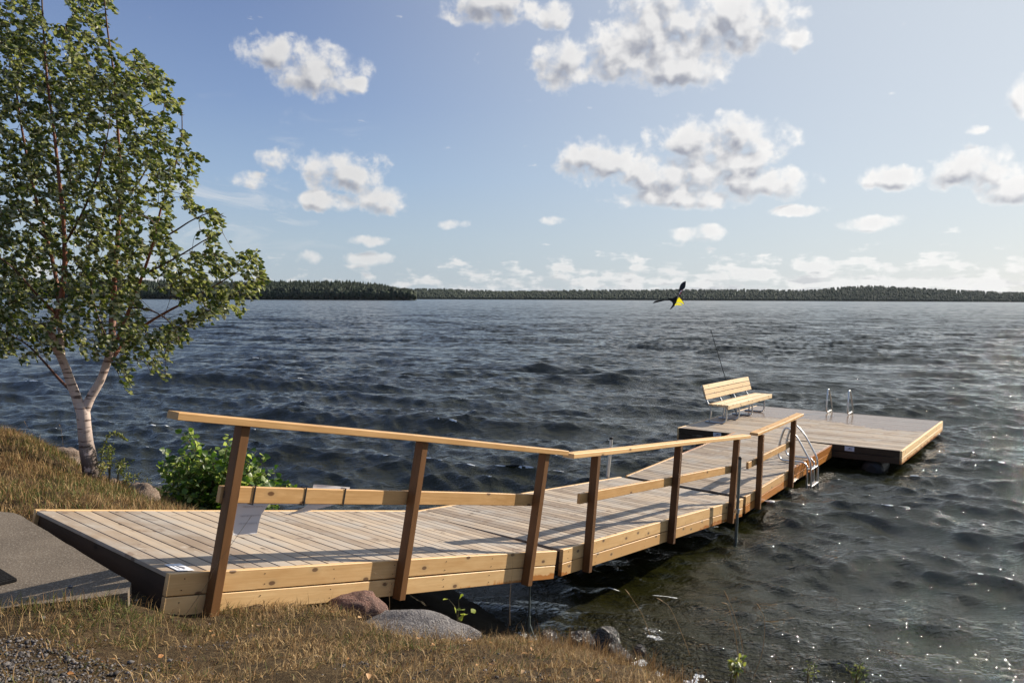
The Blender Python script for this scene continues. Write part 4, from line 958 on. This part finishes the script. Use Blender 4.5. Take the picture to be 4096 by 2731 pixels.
# tall weeds right of the birch
def weed(u0, v0, y, u1, v1, n, leaf, label, spread=18, tm=.4, wid=.35, group='weeds beside the birch'):
    tips_ = [at(u1+rr.gauss(0, spread), v1+abs(rr.gauss(0, spread))*1.3, y+rr.uniform(-.08, .08)) for _ in range(n)]
    return shrub('weed', at(u0, v0, y), tips_, leaf, M_WEEDL, label, 'plant', (9, 14), .0035, .2, wid, tmean=tm, group=group)
weed(440, 1935, 9.9, 430, 1770, 10, .05, 'tall leafy weed right against the birch trunk on its right side', 18, .35)
weed(470, 1940, 9.9, 500, 1830, 9, .05, 'bushy yellow-green weed second from the birch trunk', 22)
weed(500, 1960, 10., 530, 1880, 8, .045, 'weed clump just left of the rounded tan boulder', 20, .5)
weed(395, 1930, 9.7, 415, 1850, 7, .045, 'reddish weed at the foot of the birch', 14, .8)
weed(600, 2010, 10.2, 592, 1900, 4, .03, 'thin upright weed in front of the rounded tan boulder', 6, .7)
weed(690, 1950, 10.3, 725, 1830, 3, .03, 'reddish seed spike rising at the left edge of the big leafy bush', 5, .95)
arch = []
sp = smooth_path([at(400, 1850, 9.85), at(418, 1775, 9.85), at(445, 1732, 9.85), at(480, 1738, 9.85), at(505, 1760, 9.85)], 6)
root = empty('weed', at(400, 1920, 9.85), 'arching weed stalk that bends over to the right beside the birch trunk', 'plant', 'weeds beside the birch')
b0 = at(400, 1920, 9.85); mb = MB(); mb.tube([Vector((0, 0, 0))]+[p-b0 for p in sp], .004, 4, cap=False); mb.build('stem', M_STEM, root, fix=False)
q = [(sp[i].lerp(sp[i+1], rr.random())-b0) for i in range(len(sp)-1) for _ in range(6)]
leaves_mesh('foliage', A_(q), rng.normal(0, 1, (len(q), 3))+[0.2, 0, -.3], rng.normal(0, 1, (len(q), 3))+[0, 0, 1], rng.uniform(.025, .045, len(q)), rng.uniform(.2, .7, len(q)), M_WEEDL, root, .4)
# broad-leaved seedling by the grey boulder
tips_ = [at(u, v, 6.1) for u, v in ((1795, 2395), (1815, 2420), (1835, 2398), (1862, 2440), (1880, 2450), (1850, 2455))]
shrub('seedling', at(1835, 2490, 6.1), tips_, .058, leaf_material('seedling_leaf', [(.16, .22, .03), (.26, .32, .04), (.30, .34, .06)], (.5, .52, .3)), 'bright yellow-green seedling growing behind the right end of the grey boulder', 'plant', (1, 2), .003, .1, .95)
weed(2930, 2745, 4.3, 2950, 2625, 5, .035, 'yellow-green leafy weed standing against the water at the bottom of the picture', 14, .35, .6, 'weeds on the bank lip')
weed(3420, 2790, 4.2, 3445, 2650, 7, .022, 'dark feathery weed sprig at the bottom edge, right of the yellow-green weed', 34, .1, .25, 'weeds on the bank lip')
weed(3230, 2780, 4.2, 3250, 2640, 4, .020, 'dark thin weed sprig between the yellow-green weed and the feathery one', 12, .1, .25, 'weeds on the bank lip')

# dry seed stalks
M_STRAW = plain('straw', (.26, .17, .085), .7, 0, .2)
def stalk(pts, y, label, head=.05, hr=.004):
    P_ = [at(u, v, y) for u, v in pts]; b0 = P_[0]; root = empty('dry_stalk', b0, label, 'plant', 'dry grass stalks'); q = smooth_path([p-b0 for p in P_], 5)
    mb = MB(); mb.tube(q, [.0017-.0008*i/(len(q)-1) for i in range(len(q))], 4, cap=False); mb.build('stem', M_STRAW, root, fix=False)
    d = (q[-1]-q[-3]).normalized(); e = q[-1]; mb = MB(); mb.tube([e-d*head*.5, e-d*head*.2, e+d*head*.2, e+d*head*.5], [.001, hr, hr*.8, .0008], 5); mb.build('seed_head', M_STRAW, root, fix=False)
stalk([(2980, 2690), (2965, 2560), (2935, 2450), (2905, 2380)], 4.6, 'tall straw-coloured seed stalk against the dark water, leaning left at the bottom centre right', .07)
stalk([(2960, 2700), (2945, 2560), (2915, 2430), (2898, 2412)], 4.65, 'shorter straw stalk with a bent head close to the tallest one', .04)
stalk([(3010, 2720), (3050, 2600), (3058, 2480), (3035, 2425)], 4.5, 'straw stalk with drooping head leaning right against the dark water', .05)
stalk([(2760, 2620), (2730, 2540), (2680, 2430), (2640, 2398)], 4.9, 'thin stalk arching left over the shallows with a short curled head', .05)
stalk([(2600, 2540), (2570, 2460), (2530, 2395), (2510, 2368)], 5.0, 'leftmost thin stalk leaning over the dark water right of the support leg', .05)
stalk([(1555, 2480), (1558, 2400), (1545, 2330), (1500, 2290)], 5.9, 'wispy stalk bending left across the fascia beside the second railing post', .03, .002)
stalk([(2040, 2500), (2040, 2380), (2050, 2280), (2052, 2200)], 5.6, 'single very thin upright stalk crossing the ramp edge near the third railing post', .03, .0015)
stalk([(700, 2520), (830, 2330), (860, 2270), (1000, 2070)], 4.9, 'long thin stalk crossing in front of the first railing post', .03, .0015)
stalk([(150, 1790), (130, 1740), (105, 1700), (100, 1690)], 9.9, 'dry stalk standing up from the grassy mound above the lake at far left', .05, .003)
stalk([(255, 1830), (252, 1780), (245, 1720), (238, 1700)], 9.9, 'dry stalk on the mound just left of the birch trunk', .05, .003)

# grass
mg_, t, b, o = mat('dry_grass_blades', .65, .25); tn = attr(t, 'tint')
col = t.ramp(tn, [(0., (.50, .35, .165)), (.3, (.28, .165, .07)), (.55, (.12, .062, .027)), (.72, (.15, .145, .04)), (1., (.07, .12, .02))])
t.link(col, b.inputs['Base Color']); tr = t.n('ShaderNodeBsdfTranslucent'); t.link(col, tr.inputs[0]); mx = t.n('ShaderNodeMixShader'); mx.inputs[0].default_value = .25
t.link(b.outputs[0], mx.inputs[1]); t.link(tr.outputs[0], mx.inputs[2]); t.link(mx.outputs[0], o.inputs[0])
inv0 = MWS[0].inverted()
def under_deck(X, Y):
    m3 = np.array(inv0); Zt = 1.2; a_ = m3[0, 0]*X+m3[0, 1]*Y+m3[0, 2]*Zt+m3[0, 3]; c_ = m3[1, 0]*X+m3[1, 1]*Y+m3[1, 2]*Zt+m3[1, 3]
    return (a_ > -.05) & (a_ < 4.4) & (c_ > .02) & (c_ < W-.02)
def gravel_mask(X, Y):
    g = np.clip((-1.25-X)/.9, 0, 1)*np.clip((4.15-Y)/.45, 0, 1)*1.15
    g2 = np.exp(-(((X+.25)/.5)**2+((Y-3.9)/.28)**2))*.35
    return np.clip(np.maximum(g, g2)+(fbm(X*2.5, Y*2.5, 3, 55)-.5)*1.1, 0, 1)
def grass(name, n, box, zmin, Lr, wr, label, tintf, lean, dens, seed):
    rg = np.random.default_rng(seed); X = rg.uniform(box[0], box[1], n); Y = rg.uniform(box[2], box[3], n)
    keep = ~inpad(X, Y) & ~under_deck(X, Y) & (rg.random(n) < dens(X, Y)); X = X[keep]; Y = Y[keep]; Z = ground_z(X, Y)
    k2 = Z > zmin(X, Y); X, Y, Z = X[k2], Y[k2], Z[k2]; n = len(X)
    L = rg.uniform(*Lr, n)*(.6+.8*fbm(X*1.8, Y*1.8, 3, seed)); w = rg.uniform(*wr, n)
    th = rg.uniform(0, 6.28, n)+.0; ln = np.clip(rg.normal(lean, .28, n), .05, 1.45)
    dx, dy = np.cos(th)*.8+.25, np.sin(th)*.8; h = np.cos(ln); s = np.sin(ln)
    B = np.c_[X, Y, Z-.008]; mid = B+np.c_[dx*s*L*.45, dy*s*L*.45, h*L*.6]; tip = mid+np.c_[dx*np.minimum(s*1.3, 1)*L*.55, dy*np.minimum(s*1.3, 1)*L*.55, (h-.35)*L*.45]
    pa = rg.uniform(0, 6.28, n); pw_ = np.c_[np.cos(pa), np.sin(pa), np.zeros(n)]*w[:, None]
    V = np.stack([B-pw_, B+pw_, mid-pw_*.8, mid+pw_*.8, tip], 1).reshape(-1, 3); f = np.array([(0, 1, 3), (0, 3, 2), (2, 3, 4)])
    F_ = (f[None]+(np.arange(n)*5)[:, None, None]).reshape(-1, 3)
    tt = np.clip(tintf(X, Y, rg), 0, 1)
    return tag(np_mesh(name, V, F_, mg_, attrs={'tint': np.repeat(tt, 5)}), label, 'grass', kind='stuff')
def tint_fg(X, Y, rg):
    g = fbm(X*1.3+3, Y*1.3, 3, 61); near = np.exp(-((Y-5.0-.28*(X+1.8)*.6)/.45)**2)*np.clip((.2-X)/1., 0, 1)
    green = (rg.random(len(X)) < np.clip((g-.46)*2.2+near*.75, .06, .8)); t_ = np.where(green, rg.uniform(.66, .98, len(X)), np.clip(rg.beta(1.3, 2., len(X))*.62+(g-.5)*.3, 0, .6)); return t_
grass('grass', 150000, (-5.4, 1.9, 3.05, 6.9), lambda X, Y: .62+0*X, (.035, .11), (.0014, .0030), 'dry matted brown and straw grass covering the near bank', tint_fg, 1.02, lambda X, Y: np.clip(1.05-gravel_mask(X, Y)*.9, .22, 1)*np.clip((fbm(X*5, Y*5, 3, 8)-.38)*7, .05, 1), 71)
grass('grass', 16000, (-5.0, 1.6, 3.1, 6.7), lambda X, Y: .75+0*X, (.09, .19), (.001, .0018), 'longer pale straw blades scattered through the near grass', lambda X, Y, rg: rg.beta(1, 3, len(X))*.5+(rg.random(len(X)) < .25)*.4, .75, lambda X, Y: np.clip(.25+np.exp(-((Y-4.95-.28*(X+1.8)*.6)/.35)**2), .1, 1)*np.clip(1.1-gravel_mask(X, Y), .15, 1), 72)
grass('grass', 3500, (-.1, 1.5, 3.6, 6.2), lambda X, Y: 1.0+0*X, (.10, .22), (.001, .0018), 'upright reddish-brown dry grass along the lip of the bank above the water', lambda X, Y, rg: rg.uniform(.15, .6, len(X)), .35, lambda X, Y: np.exp(-((X-.62+.42*(Y-5.3))/.22)**2), 73)
grass('grass', 160000, (-12, -3.2, 6.85, 13.5), lambda X, Y: .45+.35*np.clip(X+5, 0, 2), (.07, .17), (.0022, .0042), 'longer yellowing grass on the mound beyond the concrete pad', lambda X, Y, rg: np.where(rg.random(len(X)) < np.clip((fbm(X*.9, Y*.9, 3, 62)-.36)*2.6, .1, .7), rg.uniform(.64, .95, len(X)), rg.beta(1.2, 2, len(X))*.6), .7, lambda X, Y: np.clip((fbm(X*3, Y*3, 3, 18)-.25)*4, .3, 1), 74)
grass('grass', 16000, (-5.2, -2.4, 3.9, 5.1), lambda X, Y: 1.2+0*X, (.08, .16), (.0014, .0026), 'ragged mixed green and straw grass growing up along the near edge of the concrete', lambda X, Y, rg: np.where(rg.random(len(X)) < .45, rg.uniform(.65, .95, len(X)), rg.uniform(0, .5, len(X))), .55, lambda X, Y: np.exp(-((Y-4.83-.34*(X+2.36))/.06)**2), 75)
# gravel
ng = 60000; rg = np.random.default_rng(9); X = rg.uniform(-5.2, 1.4, ng); Y = rg.uniform(3.1, 5.2, ng); k_ = rg.random(ng) < np.clip(gravel_mask(X, Y)*1.3-.12, .012, 1); k_ &= ~inpad(X, Y); X = X[k_]; Y = Y[k_]; Z = ground_z(X, Y); n = len(X)
oc = np.array([(1, 0, 0), (-1, 0, 0), (0, 1, 0), (0, -1, 0), (0, 0, 1), (0, 0, -1), (.6, .6, .55), (-.6, .6, .5), (-.6, -.6, .55), (.6, -.6, .5)], float)
f = np.array([(0, 6, 4), (6, 2, 4), (2, 7, 4), (7, 1, 4), (1, 8, 4), (8, 3, 4), (3, 9, 4), (9, 0, 4), (0, 5, 2), (2, 5, 1), (1, 5, 3), (3, 5, 0), (0, 2, 6), (2, 1, 7), (1, 3, 8), (3, 0, 9)])
sz = rg.gamma(2.2, .0016, n)+.0022; J = oc[None]*rg.uniform(.65, 1.3, (n, 10, 1))*sz[:, None, None]; J[:, :, 2] *= .7; a_ = rg.uniform(0, 6.28, n)
Jx = J[:, :, 0]*np.cos(a_)[:, None]-J[:, :, 1]*np.sin(a_)[:, None]; Jy = J[:, :, 0]*np.sin(a_)[:, None]+J[:, :, 1]*np.cos(a_)[:, None]
V = np.stack([Jx+X[:, None], Jy+Y[:, None], J[:, :, 2]+Z[:, None]+sz[:, None]*.3], -1).reshape(-1, 3)
mgr, t, b, o = mat('gravel', .85, .2); t.link(t.ramp(attr(t, 'tint'), [(0., (.04, .036, .034)), (.5, (.10, .09, .085)), (1., (.27, .25, .24))]), b.inputs['Base Color'])
tag(np_mesh('gravel', V, (f[None]+(np.arange(n)*10)[:, None, None]).reshape(-1, 3), mgr, attrs={'tint': np.repeat(rg.beta(2, 2.5, n), 10)}), 'grey gravel showing through the grass in the lower left corner', 'gravel', kind='stuff')
# fallen leaves and bits
nl = 110; X = rg.uniform(-4., 1.2, nl); Y = rg.uniform(3.2, 5.6, nl); k_ = ~inpad(X, Y); X = X[k_]; Y = Y[k_]; Z = ground_z(X, Y)+.03; nl = len(X)
D_ = rg.normal(0, 1, (nl, 3)); D_[:, 2] *= .2; N_ = rg.normal(0, .4, (nl, 3))+[0, 0, 1]
lo = leaves_mesh('fallen_leaves', np.c_[X, Y, Z], D_, N_, rg.uniform(.02, .04, nl), rg.uniform(0, 1, nl), leaf_material('fallen_leaf', [(.22, .10, .04), (.50, .22, .06), (.50, .36, .20)], (.4, .3, .18), .1), None, .7)
tag(lo, 'small orange and tan fallen leaves scattered in the near grass', 'leaves', kind='stuff')
# ------------------------------------------------------------------ air over the lake
hz = bpy.data.materials.new('air'); hz.use_nodes = True; t = NT(hz.node_tree); o = t.n('ShaderNodeOutputMaterial'); v_ = t.n('ShaderNodeVolumePrincipled')
v_.inputs['Color'].default_value = (.75, .85, 1., 1); v_.inputs['Density'].default_value = .000012; v_.inputs['Anisotropy'].default_value = .3; t.link(v_.outputs[0], o.inputs['Volume'])
mb = MB(); mb.box(-7500, 7500, -400, 7500, -12, 75, bev=.01); tag(mb.build('haze', hz), 'thin pale air between the camera and the far shore', 'haze', kind='stuff')
